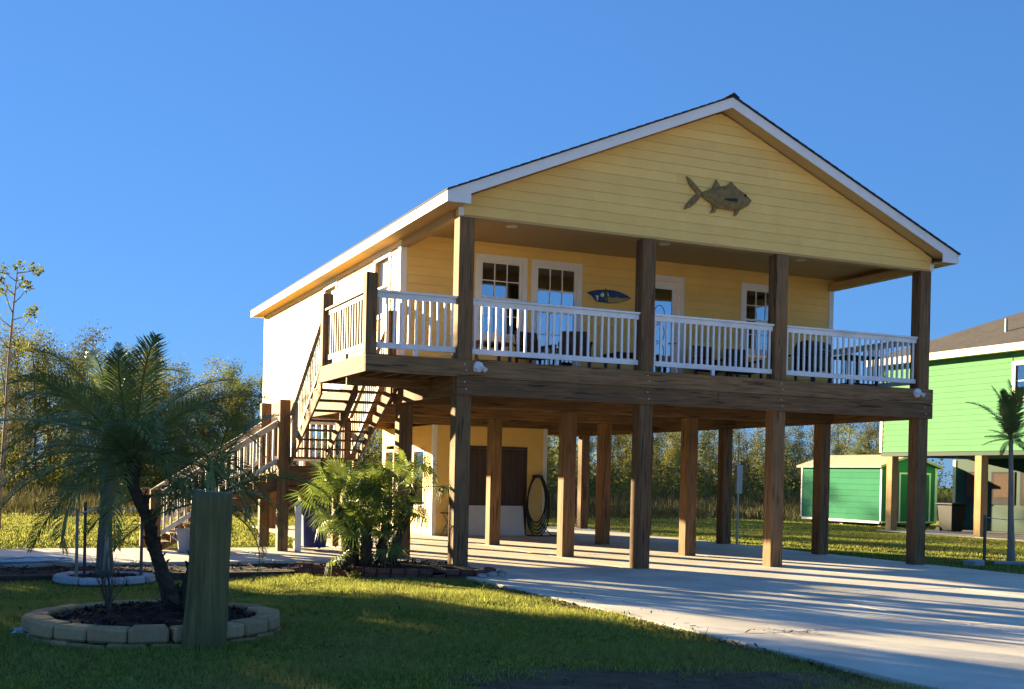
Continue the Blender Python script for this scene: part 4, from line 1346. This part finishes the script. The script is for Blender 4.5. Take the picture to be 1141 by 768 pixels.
FAN = [fan_mesh(80 + i, .42 + .04 * i) for i in range(4)]
fpm = empty('fan_palm', (-1.34, .46, .08), 0, 'bushy green fan palm with several trunks in the brick bed', 'palm')
trunks = [((-.25, 0, 0), (-.33, .02, .95), 16), ((-.02, .1, 0), (-.02, .1, .75), 13), ((.18, .0, 0), (.36, .05, 1.15), 12), ((-.30, -.08, 0), (-.58, -.1, .95), 9), ((.4, .15, 0), (.85, .2, 1.30), 7), ((-.1, -.2, 0), (-.15, -.28, .45), 8)]
random.seed(31)
for a, b, nf in trunks:
    a = Vector(a); b = Vector(b)
    mb = MB()
    mid = a.lerp(b, .5) + Vector((.02, 0, 0))
    rough_trunk(mb, [a - Vector((0, 0, .1)), a.lerp(mid, .6), mid, mid.lerp(b, .6), b], [.10, .09, .08, .075, .05])
    mb.build('trunk', 'palm_bark', fpm)
    for k in range(nf):
        az = 2 * math.pi * ((k * .381966 + a.x) % 1) + random.uniform(-.2, .2)
        el = 78 - (125 if nf != 9 else 70) * ((k + .5) / nf) + random.uniform(-10, 10)
        s = random.uniform(.66, .92)
        o = obj('leaf', FAN[k % 4], None, fpm, b, None, (s, s, s))
        o.rotation_mode = 'QUATERNION'
        o.rotation_quaternion = (Matrix.Rotation(az, 3, 'Z') @ Matrix.Rotation(-R_(el), 3, 'Y') @ Matrix.Rotation(random.uniform(-.7, .7), 3, 'X')).to_quaternion()


# ================================================================== WOODS
def woods_tree(seed, h, leafmat, barkmat, nleaf=650, rx=.95, leaf=.13, base=.28, bare=.0, trunk_r=.06):
    """meshes of a slender tree: trunk with limbs, crown of separate leaves"""
    random.seed(seed)
    mb = MB(); P = [Vector((0, 0, -.1))]; d = Vector((random.uniform(-.06, .06), random.uniform(-.06, .06), 1)).normalized()
    n = 9
    for i in range(n):
        d = (d + Vector((random.uniform(-.09, .09), random.uniform(-.09, .09), .12))).normalized(); P.append(P[-1] + d * h / n)
    rad = [trunk_r * (1 - .85 * i / n) + .008 for i in range(n + 1)]
    mb.tube(P, rad, 7, cap=False)
    tips = []
    nb = int(h * 2.6)
    for k in range(nb):
        t = base + (1 - base) * (k + random.random()) / nb
        f = t * n; i = min(int(f), n - 1); p = P[i].lerp(P[i + 1], f - i)
        az = random.uniform(0, 6.283)
        L = rx * random.uniform(.45, 1.25) * (1.15 - .75 * abs(t - .5))
        e = Vector((math.cos(az), math.sin(az), random.uniform(.25, 1.1))).normalized()
        q = [p]
        for s in range(3):
            e = (e + Vector((random.uniform(-.25, .25), random.uniform(-.25, .25), .15))).normalized(); q.append(q[-1] + e * L / 3)
        r0 = rad[i] * .45
        mb.tube(q, [r0, r0 * .7, r0 * .45, .004], 5, cap=False)
        if random.random() > bare: tips += [(q[1], .5), (q[2], .8), (q[3], 1.0)]
        for s in range(2):
            g = q[2] + Vector((random.uniform(-.4, .4), random.uniform(-.4, .4), random.uniform(0, .4))) * L * .7
            mb.tube([q[2], g], [.008, .003], 4, cap=False)
            if random.random() > bare: tips.append((g, .9))
    tips.append((P[-1], 1.0))
    N = nleaf
    idx = rng.integers(0, len(tips), N)
    tp = np.array([tuple(t[0]) for t in tips])[idx]
    c = tp + rng.normal(0, 1, (N, 3)) * np.array([.27, .27, .24])
    me = leaf_mesh(c, leaf, leafmat)
    tm = mb.mesh('trunk', fix=False, smooth=True); tm.materials.append(M[barkmat])
    return tm, me


def leaf_mesh(c, size, material, aspect=.55):
    N = len(c)
    a = rng.normal(0, 1, (N, 3)); a /= np.linalg.norm(a, axis=1)[:, None]
    b = np.cross(a, rng.normal(0, 1, (N, 3))); b /= np.linalg.norm(b, axis=1)[:, None]
    s = size * rng.uniform(.6, 1.35, (N, 1))
    a *= s * .5; b *= s * .5 * aspect
    v = np.stack([c - a, c + b * 1.0, c + a, c - b * 1.0], 1).reshape(-1, 3)
    f = np.arange(N * 4).reshape(-1, 4)
    return bulk('leaves', v, f, material)


protos = []
spec = [('leaf_olive', 'pale_bark', 4200, 1.15, .115, .20, .05), ('leaf_olive', 'bark', 5200, 1.3, .115, .12, 0), ('leaf_dark', 'bark', 5600, 1.35, .115, .10, 0), ('leaf_gold', 'pale_bark', 2600, 1.0, .11, .25, .15),
        ('leaf_olive', 'pale_bark', 2000, .9, .11, .3, .25), ('leaf_gold', 'bark', 3800, 1.2, .115, .15, .05), ('leaf_dark', 'pale_bark', 4200, 1.1, .115, .2, .05), ('leaf_olive', 'pale_bark', 900, .8, .10, .35, .5)]
for i, (lm_, bm2, nl, rx, ls, ba, br) in enumerate(spec):
    tm, lm2 = woods_tree(200 + i, 8.0, lm_, bm2, nl, rx, ls, ba, br, .075)
    protos.append((tm, lm2))
random.seed(77)
WG = 'slender trees of the wood behind the lots'
NAMES = {0: 'slender olive-leaved tree in the wood behind the lots', 1: 'bushy olive tree in the wood behind the lots', 2: 'dense dark green tree in the wood behind the lots', 3: 'pale-trunked tree with thin golden leaves in the wood behind the lots',
         4: 'thin half-bare pale tree in the wood behind the lots', 5: 'yellow-brown leaved tree in the wood behind the lots', 6: 'dark leaved tree with pale trunk in the wood behind the lots', 7: 'nearly bare pale tree in the wood behind the lots'}
count = 0
for row, (yb, stepx) in enumerate(((50.5, 1.7), (54, 1.7), (58.5, 1.9), (64, 2.1))):
    x = -8.5 + row * .5
    while x < 64 + row * 4:
        # wood edge runs away to the right
        y = yb + max(0, (x - 10)) * .12 + random.uniform(-1.6, 1.6)
        xx = x + random.uniform(-.6, .6)
        k = random.choice([0, 1, 1, 2, 2, 3, 4, 5, 6, 6, 7, 0, 1]) if x < 9 else random.choice([0, 0, 1, 3, 4, 4, 5, 6, 7, 7, 3])
        hgt = random.uniform(.72, 1.06) * (1 + .05 * row)
        if random.random() < .12: hgt *= 1.12
        if xx > 8: hgt *= (.62, .66, .66, .66)[row] if xx < 19 else (.64, .74, .88, 1.0)[row]
        if -2 < xx < 3 and row < 2: hgt *= .85
        t = empty('woodland_tree', (xx, y, -.05), random.uniform(0, 6.28), NAMES[k], 'tree', WG + ', ' + str(k) if False else WG)
        wv = hgt * random.uniform(.95, 1.35)
        t.scale = (wv, wv, hgt)
        obj('trunk', protos[k][0], None, t); obj('crown', protos[k][1], None, t)
        count += 1
        x += stepx * random.uniform(.7, 1.3) * (.72 if x < 12 else 1.0)


# undergrowth in front of and inside the wood: stems and leaves
def brush(name, n, xr_, yr_, hfun, size, material, label, cat):
    x = rng.uniform(*xr_, n); y = rng.uniform(*yr_, n)
    y = y + np.maximum(0, x - 10) * .12
    h = hfun(x, y) * rng.uniform(.15, 1.0, n)
    clump = .6 + .4 * np.sin(x * .9 + 1.3 * np.sin(y * .4)) * np.sin(y * .7 + x * .3)
    c = np.stack([x, y, h * clump - .05], 1)
    o = obj(name, leaf_mesh(c, size, material, .6))
    tag(o, label, cat, kind='stuff')
    return o


brush('undergrowth', 42000, (-9, 66), (49, 62), lambda x, y: 3.6 + .9 * np.sin(x * .5), .24, 'leaf_olive', 'dark leafy undergrowth along the foot of the wood', 'undergrowth')
brush('undergrowth', 26000, (-9, 66), (46, 58), lambda x, y: 2.6 + .7 * np.sin(x * .37 + 2), .20, 'leaf_olive', 'olive leafy undergrowth in front of the wood', 'undergrowth')

brush('undergrowth', 45000, (15, 72), (55, 66), lambda x, y: 6.2 + .8 * np.sin(x * .6), .22, 'leaf_olive', 'tall olive thicket deep in the wood on the right', 'undergrowth')


def stems(name, n, xr_, yr_, hfun, w, material, label, lean=.18):
    x = rng.uniform(*xr_, n); y = rng.uniform(*yr_, n)
    h = hfun(x, y) * rng.uniform(.5, 1.15, n)
    b = np.stack([x, y, np.full(n, -.06)], 1)
    a = rng.uniform(0, 2 * np.pi, n)
    s = np.stack([np.cos(a), np.sin(a), np.zeros(n)], 1) * (w * rng.uniform(.6, 1.4, n))[:, None] * .5
    ln = rng.normal(0, lean, (n, 3)); ln[:, 2] = 1
    t = b + ln * h[:, None]
    v = np.stack([b - s, b + s, t], 1).reshape(-1, 3)
    o = obj(name, bulk(name, v, np.arange(n * 3).reshape(-1, 3), material, quads=False))
    tag(o, label, 'grass', kind='stuff')
    return o


stems('tall_weeds', 60000, (-9.5, 70), (24, 50), lambda x, y: .25 + (y - 24) * .035 + .2 * np.sin(x * .7) * np.sin(y * .9), .05, 'weed', 'dry brownish weeds growing between the lawn and the wood')

# far low tree line on every side that the wood leaves open
random.seed(5)
for k in range(26):
    a = R_(-75 + 5.2 * k)
    if k > 14: break
    d = 150 + random.uniform(-12, 12)
    x, y = CAM.x + d * math.sin(a), CAM.y + d * math.cos(a)
    if x > -20: continue
    t = empty('far_tree', (x, y, -.05), random.uniform(0, 6.28), 'low distant tree beyond the open field at far left', 'tree', 'distant trees beyond the field')
    t.scale = (1.6, 1.6, .62)
    obj('trunk', protos[1][0], None, t); obj('crown', protos[1][1], None, t)

# tall thin tree at the left edge
random.seed(91)
tt = empty('thin_tree', (-6.92, 15.0, -.05), 0, 'tall spindly tree with leaf tufts standing alone at the left edge', 'tree')
mb = MB()
P = [Vector((-.10, 0, -.1)), Vector((-.05, 0, 1.5)), Vector((.02, .0, 3.0)), Vector((.08, 0, 4.6)), Vector((.16, 0, 5.9)), Vector((.24, 0, 6.9))]
mb.tube(P, [.058, .05, .043, .035, .025, .01], 8)
tips = []
for z, dx, dz in ((6.7, .5, .1), (6.4, -.3, .25), (5.9, -.35, .4), (5.6, .35, .5), (5.1, .5, .35), (4.9, -.45, .5), (4.6, .55, .7), (4.3, -.4, .6), (6.1, .2, .3), (4.0, .35, .5), (5.3, -.2, .6)):
    f = z / 6.9 * 5; i = min(int(f), 4); p = P[i].lerp(P[i + 1], f - i); dy = random.uniform(-.3, .3)
    q = [p, p + Vector((dx * .5, dy * .5, dz * .35)), p + Vector((dx, dy, dz))]
    mb.tube(q, [.018, .012, .005], 5, cap=False); tips += [q[2], q[2], q[1].lerp(q[2], .6)]
tips += [P[-1], P[-1]]
mb.build('trunk', 'pale_bark', tt, smooth=True)
tp = np.array([tuple(v) for v in tips]); c = tp[rng.integers(0, len(tp), 420)] + rng.normal(0, .085, (420, 3))
obj('crown', leaf_mesh(c, .12, 'leaf_dark'), None, tt)


# broad trees left of the picture, whose shade falls on the front lawn
def broad_tree(seed, h, rx, base, nleaf):
    random.seed(seed)
    mb = MB(); mb.tube([(0, 0, -.1), (.05, 0, h * .25), (0, .05, h * .5), (.05, 0, h * .85)], [.24, .18, .13, .03], 10, cap=False)
    cl = []
    for k in range(60):
        z = base + (h - base) * random.random()
        rr = rx * math.sin(math.pi * min(.97, max(.12, (z - base) / (h - base) * .85 + .12))) ** .55
        a = random.uniform(0, 6.283); r = rr * math.sqrt(random.uniform(.05, 1))
        p = Vector((r * math.cos(a), r * math.sin(a), z))
        mb.tube([(0, 0, max(.6, z * .6)), p * .5 + Vector((0, 0, z * .42)), p], [.05, .03, .01], 5, cap=False); cl.append(tuple(p))
    cl = np.array(cl)
    c = cl[rng.integers(0, len(cl), nleaf)] + rng.normal(0, .42, (nleaf, 3)) * np.array([1, 1, .8])
    c[:, 2] = np.maximum(c[:, 2], .15)
    tm = mb.mesh('trunk', fix=False, smooth=True); tm.materials.append(M['bark'])
    return tm, leaf_mesh(c, .24, 'leaf_dark')


BT = [broad_tree(301, 5.5, 2.45, .4, 12000), broad_tree(302, 5.3, 2.6, .3, 12000)]
random.seed(8)
for k, (x, y, s, lab) in enumerate(((-12.2, 12.8, 1.0, 'broad leafy tree just left of the lot, nearest the walkway'), (-15.4, 12.2, 1.0, 'second broad leafy tree left of the lot'), (-19.0, 13.5, 1.05, 'third broad leafy tree left of the lot'),
                                    (-22.5, 12.5, 1.0, 'fourth broad leafy tree left of the lot'), (-26.0, 12.0, 1.0, 'fifth broad leafy tree left of the lot, farthest from the walkway'))):
    t = empty('broad_tree', (x, y, -.05), k * 1.7, lab, 'tree', 'broad trees left of the lot')
    t.scale = (s, s, s * (1.22 if k < 2 else 1.0))
    obj('trunk', BT[k % 2][0], None, t); obj('crown', BT[k % 2][1], None, t)


# ================================================================== GREEN HOUSE
gh = empty('green_house', (22.3, 3.0, 0), 0, 'bright lime green house on tan posts with brown shingle hip roof', 'house')
GX0, GX1, GY0, GY1 = 22.3, 32.3, 2.6, 14.95
GB, GT = 2.79, 5.95


def gpart(mb, name, material, parent=gh, **k):
    o = mb.build(name, material, parent, **k)
    if parent is gh: o.matrix_parent_inverse = Matrix.Translation((-22.3, -3.0, 0))
    return o


gwin = (7.2, 9.0, 4.35, 5.62)
gw = MB()
for a, b in ((GB, gwin[2]), (gwin[2], gwin[3]), (gwin[3], GT)):
    for u0, u1 in cuts(GY0, GY1, a, b, [gwin]): gw.box(GX0, GX0 + .12, u0, u1, a, b)
gpart(gw, 'wall', 'green_wall')
gpart(MB().box(GX0 + .12, GX1, GY0, GY0 + .12, GB, GT).box(GX1 - .12, GX1, GY0 + .12, GY1 - .12, GB, GT).box(GX0 + .12, GX1, GY1 - .12, GY1, GB, GT), 'wall', 'green_wall')
mb = MB(); z = GB
while z < GT - .05:
    for u0, u1 in cuts(GY0 + .1, GY1 - .1, z, z + .2, [gwin]): lap(mb, 'y', GX0, -1, u0, u1, z, min(z + .196, GT))
    z += .2
o = gpart(mb, 'siding', 'green_wall'); o['kind'] = 'stuff'
gpart(MB().box(GX0 - .03, GX0 - .001, GY1 - .1, GY1 + .03, GB, GT), 'corner_trim', 'cream')
gpart(MB().box(GX0 + .01, GX1, GY0 + .01, GY1 - .01, GB - .14, GB - .004), 'floor_frame', 'shaded_teal')
# hip roof
ex0, ex1, ey0, ey1, ze_ = GX0 - .42, GX1 + .42, GY0 - .42, GY1 + .42, 6.14
hw = (ex1 - ex0) / 2; rz_ = ze_ + hw * .44; cxr = (ex0 + ex1) / 2
V = [(ex0, ey0, ze_), (ex1, ey0, ze_), (ex1, ey1, ze_), (ex0, ey1, ze_), (cxr, ey0 + hw, rz_), (cxr, ey1 - hw, rz_)]
gpart(MB().add(V, [(0, 1, 4), (1, 2, 5, 4), (2, 3, 5), (3, 0, 4, 5), (0, 3, 2, 1)]), 'roof', 'shingle_brown')
gpart(MB().box(ex0 - .02, ex0 + .01, ey0, ey1, ze_ - .24, ze_ - .003), 'fascia', 'cream')
gpart(MB().box(ex0 + .012, ex1, ey1 - .01, ey1 + .02, ze_ - .24, ze_ - .003), 'fascia', 'cream')
gpart(MB().box(ex0 + .012, ex1, ey0 - .02, ey0 + .01, ze_ - .24, ze_ - .003), 'fascia', 'cream')
gpart(MB().box(ex0 + .012, ex1 - .01, ey0 + .012, ey1 - .012, ze_ - .22, ze_ - .2), 'soffit', 'cream')
vp = on(1121, 373, 0, GX0 + 1.0)
gpart(MB().tube([(GX0 + 1.0, vp.y, ze_ + .3), (GX0 + 1.0, vp.y, ze_ + 1.05)], .05, 8), 'vent_pipe', 'grey_metal')
a, b, c, d = gwin
wn = empty('window', (0, 0, 0)); wn.parent = gh; wn.matrix_parent_inverse = Matrix.Translation((-22.3, -3.0, 0))
MB().box(GX0 - .04, GX0 - .002, a, a + .14, c, d).box(GX0 - .04, GX0 - .002, b - .14, b, c, d).box(GX0 - .04, GX0 - .002, a + .14, b - .14, d - .14, d).box(GX0 - .04, GX0 - .002, a + .14, b - .14, c, c + .14).build('frame', 'cream', wn)
MB().box(GX0 + .02, GX0 + .026, a + .14, b - .14, c + .14, (c + d) / 2 - .02).build('pane', 'glass', wn)
MB().box(GX0 + .02, GX0 + .026, a + .14, b - .14, (c + d) / 2 + .02, d - .14).build('pane', 'glass', wn)
MB().box(GX0 + .0, GX0 + .05, a + .14, b - .14, (c + d) / 2 - .02, (c + d) / 2 + .02).build('sash', 'cream', wn)
for k in (1, 2):
    yy = a + .14 + (b - a - .28) * k / 3
    MB().box(GX0 + .008, GX0 + .03, yy - .012, yy + .012, c + .14, d - .14).build('muntin', 'cream', wn)
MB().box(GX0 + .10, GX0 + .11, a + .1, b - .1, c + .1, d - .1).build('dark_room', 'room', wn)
# posts
for x in (GX0 + .02, GX0 + 4.6, GX1 - .35):
    for y in (GY1 - .45, 10.35, 6.4, GY0 + .1):
        gpart(MB().box(x, x + .30, y - .15, y + .15, -.06, GB - .145), 'post', 'post_tan', bevel=.012)
# enclosed part under it, shade painted into the dark wall and screen colours
ux = 26.4
uy = on(1062, 560, 0, ux).y
gpart(MB().box(ux, ux + .12, GY0 + .3, uy, .0, 2.64), 'storage_wall', 'shaded_teal')
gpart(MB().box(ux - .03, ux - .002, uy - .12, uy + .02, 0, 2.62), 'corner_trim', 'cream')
gpart(MB().box(ux + .12, GX1 - .4, uy - .12, uy, .0, 2.64), 'storage_wall', 'shaded_teal')
gpart(MB().box(ux - .025, ux - .002, GY0 + .3, uy - .13, 0, .92), 'wainscot', 'shaded_teal')
wy = uy - .55
for k in range(5):
    y1 = wy - k * 1.32; y0 = y1 - 1.08
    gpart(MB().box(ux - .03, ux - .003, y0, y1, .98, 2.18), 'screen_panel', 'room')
    gpart(MB().box(ux - .045, ux - .031, y0 + .15, y1 - .15, 1.25, 2.1), 'screen', 'timber_dark')
gpart(MB().box(GX0 - .2, GX1, GY0, GY1 - .1, -.2, -.02), 'slab', 'concrete')
# dark bin
p = on(1062, 594, 2, -.05)
db = empty('wheeled_bin', (p.x + .2, p.y + .3, -.05), 0, 'dark navy wheeled bin standing beside the green house posts', 'bin')
MB().add([(-.26, -.3, .06), (.26, -.3, .06), (.26, .3, .06), (-.26, .3, .06), (-.34, -.38, 1.0), (.34, -.38, 1.0), (.34, .38, 1.0), (-.34, .38, 1.0)],
         [(0, 3, 2, 1), (4, 5, 6, 7), (0, 1, 5, 4), (1, 2, 6, 5), (2, 3, 7, 6), (3, 0, 4, 7)]).build('body', 'dark_bin', db, bevel=.03)
MB().box(-.36, .36, -.40, .44, 1.005, 1.07).build('lid', 'dark_bin', db, bevel=.02)
for s in (-1, 1): MB().tube([(s * .24, .34, .10), (s * .31, .34, .10)], .10, 14).build('wheel', 'black_rubber', db)

# ================================================================== SHED
SX = 24.6
sy0 = on(982, 560, 0, SX).y; sy1 = on(893, 560, 0, SX).y
sx1 = on(1043, 560, 1, sy0).x
SB, STP = .18, 2.34
shed = empty('garden_shed', ((SX + sx1) / 2, (sy0 + sy1) / 2, 0), 0, 'teal green garden shed with tan gable roof behind the posts', 'shed')
OFF = Matrix.Translation((-(SX + sx1) / 2, -(sy0 + sy1) / 2, 0))


def spart(mb, name, material, parent=None, **k):
    o = mb.build(name, material, parent or shed, **k)
    if parent is None: o.matrix_parent_inverse = OFF
    return o


SPK = STP + (sx1 - SX) / 2 * .30
scx = (SX + sx1) / 2
wl_ = spart(MB().box(SX, SX + .06, sy0, sy1, SB, STP).box(sx1 - .06, sx1, sy0, sy1, SB, STP).box(SX + .06, sx1 - .06, sy1 - .06, sy1, SB, STP).prism([(SX + .06, SB), (sx1 - .06, SB), (sx1 - .06, STP), (scx, SPK), (SX + .06, STP)], 'y', sy0, sy0 + .06), 'wall', 'green_shed')
nrow = 9
for k in range(nrow):
    z0_ = SB + (STP - SB) * k / nrow; z1_ = SB + (STP - SB) * (k + 1) / nrow
    mb = MB(); lap(mb, 'y', SX, -1, sy0 + .06, sy1 - .06, z0_ + .008, z1_ - .014); spart(mb, 'plank', 'green_shed', wl_)
for (y0, y1) in ((sy0 - .02, sy0 + .055), (sy1 - .055, sy1 + .02)):
    spart(MB().box(SX - .03, SX - .001, y0, y1, SB, STP), 'corner_trim', 'trim')
spart(MB().box(SX - .035, SX - .0, sy0 + .06, sy1 - .06, SB - .09, SB + .0), 'skirt', 'trim')
spart(MB().box(SX + .0, sx1, sy0 - .035, sy0 - .002, SB - .06, SB), 'skirt', 'trim')
for s, xe in ((1, SX - .18), (-1, sx1 + .18)):
    ze2 = STP - .18 * .30
    spart(MB().prism([(xe, ze2), (scx, SPK + .0), (scx, SPK + .09), (xe, ze2 + .09)], 'y', sy0 - .15, sy1 + .15), 'roof_panel', 'tan_roof')
dx0 = on(1001, 550, 1, sy0).x; dx1 = on(1036, 550, 1, sy0).x
do_ = spart(MB().box(dx0, dx1, sy0 - .03, sy0 - .002, SB, 2.12), 'door', 'green_shed')
MB().box(dx0, dx0 + .07, sy0 - .045, sy0 - .031, SB, 2.12).box(dx1 - .07, dx1, sy0 - .045, sy0 - .031, SB, 2.12).box(dx0 + .07, dx1 - .07, sy0 - .045, sy0 - .031, 2.05, 2.12).build('door_trim', 'trim', shed).matrix_parent_inverse = OFF
spart(MB().box(sx1 - .1, sx1 + .02, sy0 - .03, sy0 - .003, SB, STP), 'corner_trim', 'trim')
for x in (SX + .2, sx1 - .4):
    for y in (sy0 + .2, (sy0 + sy1) / 2, sy1 - .4):
        spart(MB().box(x, x + .3, y, y + .2, -.06, SB - .0), 'support_block', 'rock')
spart(MB().box(SX + .1, sx1 - .1, sy0 + .05, sy1 - .05, SB - .1, SB - .02), 'floor', 'timber_dark')


# ================================================================== GRASS
def lawn_z_np(x, y):
    sm = lambda t: np.clip(t, 0, 1) ** 2 * (3 - 2 * np.clip(t, 0, 1))
    d = sm((-1.2 - x) / 2.5) * sm((y + 5.0) / 4.0) * (1 - sm((y - 7.5) / 3))
    bump = 0.012 * np.sin(x * 1.3 + y * 0.7) + 0.012 * np.sin(x * 0.6 - y * 1.1)
    return -0.05 - 0.10 * d + bump * sm((-x - 1.0) / 1.5) * sm((-y - 1) / 2)


def on_lawn(x, y):
    k = ~((x > -.14) & (x < 10.5) & (y < 16.3))
    k &= ~((x < -.15) & (y > .88) & (y < 6.6))
    k &= ((x - PC[0]) ** 2 + (y - PC[1]) ** 2) > 1.28 ** 2
    k &= ((x - SC[0]) ** 2 + (y - SC[1]) ** 2) > .75 ** 2
    k &= ((x - pb.x) ** 2 + (y - pb.y) ** 2) > .18 ** 2
    k &= ~((x > -2.3) & (x < .5) & (y > -.95 - .0) & (y < 1.2) & (y > -1.0 - (x + .9) * .0 - np.where(x < -.3, (-.3 - x) * -.62, 0) - .0))
    k &= ~((x > 22) & (x < 32.4) & (y > 2.5) & (y < 15))
    u = x - DIRT[0]; v = y - DIRT[1]
    cu = u * math.cos(DIRT[4]) + v * math.sin(DIRT[4]); cv = -u * math.sin(DIRT[4]) + v * math.cos(DIRT[4])
    e = (cu / DIRT[2]) ** 2 + (cv / DIRT[3]) ** 2 + .25 * np.sin(cu * 4) * np.sin(cv * 5)
    k &= (e > rng.uniform(.35, 1.35, len(x)))
    return k


def grass(name, n, xr_, yr_, h0, h1, w, label, lean=.45):
    x = rng.uniform(*xr_, n); y = rng.uniform(*yr_, n)
    k = on_lawn(x, y); x = x[k]; y = y[k]; n = len(x)
    h = rng.uniform(h0, h1, n) * (.75 + .35 * np.sin(x * 1.9 + 1.1 * np.sin(y * 1.3)) * np.sin(y * 2.3))
    b = np.stack([x, y, lawn_z_np(x, y) - .004], 1)
    a = rng.uniform(0, 2 * np.pi, n)
    s = np.stack([np.cos(a), np.sin(a), np.zeros(n)], 1) * (w * rng.uniform(.6, 1.4, n))[:, None] * .5
    ln = rng.normal(0, lean, (n, 3)); ln[:, 2] = 1
    t = b + ln * h[:, None]
    v = np.stack([b - s, b + s, t], 1).reshape(-1, 3)
    o = obj(name, bulk(name, v, np.arange(n * 3).reshape(-1, 3), 'blade', quads=False))
    tag(o, label, 'grass', kind='stuff')


grass('lawn_grass', 230000, (-9.5, .2), (-13.5, -3.0), .04, .10, .012, 'short mown grass of the front lawn')
grass('lawn_grass', 90000, (-10.5, .2), (-3.0, 1.2), .03, .065, .009, 'short mown grass beside the walkway')
grass('lawn_grass', 120000, (-9.5, 40), (8.0, 26), .04, .08, .02, 'short mown grass behind the house')
grass('lawn_grass', 45000, (10.5, 24), (-8, 16), .04, .075, .016, 'short mown grass between the driveway and the green house')
# dry grass fringe and pebbles along the driveway edge
vs = []
o = litter(empty('x'), .1, .1, lambda r: 0, 1, .01, 'mulch')
bpy.data.objects.remove(o.parent, do_unlink=True); bpy.data.objects.remove(o, do_unlink=True)


def strip_litter(name, n, cx, cy, rx, ry, size, material, label, cat, zf=0.0, rz=0.0):
    t = empty(name + '_origin')
    o = litter(t, rx, ry, lambda r: 0.0, n, size, material, name, .25)
    o.parent = None; bpy.data.objects.remove(t, do_unlink=True)
    o.location = (cx, cy, zf); o.rotation_euler = (0, 0, rz)
    tag(o, label, cat, kind='stuff')


strip_litter('bed_mulch', 1500, -6.2, 1.9, 5.6, .82, .05, 'mulch', 'brown bark mulch strip in front of the walkway', 'mulch', -.055)
strip_litter('dry_leaves', 60, .75, -8.05, .42, .13, .028, 'mulch', 'small dark dry leaves scattered on the driveway', 'leaves', .006, -.4)
strip_litter('edge_debris', 1600, -.26, -6.0, .16, 4.6, .03, 'dirt', 'soil and dry clippings along the driveway edge', 'debris', -.035)
strip_litter('dirt_pebbles', 700, DIRT[0], DIRT[1], 1.4, .6, .018, 'dirt', 'small pebbles on the bare dirt patch', 'pebbles', -.045, DIRT[4])
strip_litter('fallen_leaves', 420, -4.2, -5.6, 5.0, 5.6, .028, 'mulch', 'dry brown leaves scattered over the front lawn', 'leaves', .0)
# coarser weed tufts in the lawn
cx_ = rng.uniform(-8.5, -.4, 90); cy_ = rng.uniform(-11.5, .6, 90)
wx_ = np.repeat(cx_, 34) + rng.normal(0, .07, 90 * 34); wy_ = np.repeat(cy_, 34) + rng.normal(0, .07, 90 * 34)
kk = on_lawn(wx_, wy_); wx_, wy_ = wx_[kk], wy_[kk]; nW = len(wx_)
bW = np.stack([wx_, wy_, lawn_z_np(wx_, wy_) - .004], 1)
aW = rng.uniform(0, 2 * np.pi, nW)
sW = np.stack([np.cos(aW), np.sin(aW), np.zeros(nW)], 1) * .009
lW = rng.normal(0, .6, (nW, 3)); lW[:, 2] = 1
tW = bW + lW * rng.uniform(.07, .15, nW)[:, None]
tag(obj('weed_tufts', bulk('weed_tufts', np.stack([bW - sW, bW + sW, tW], 1).reshape(-1, 3), np.arange(nW * 3).reshape(-1, 3), 'blade', quads=False)),
    'coarse weed tufts growing in the front lawn', 'weeds', kind='stuff')
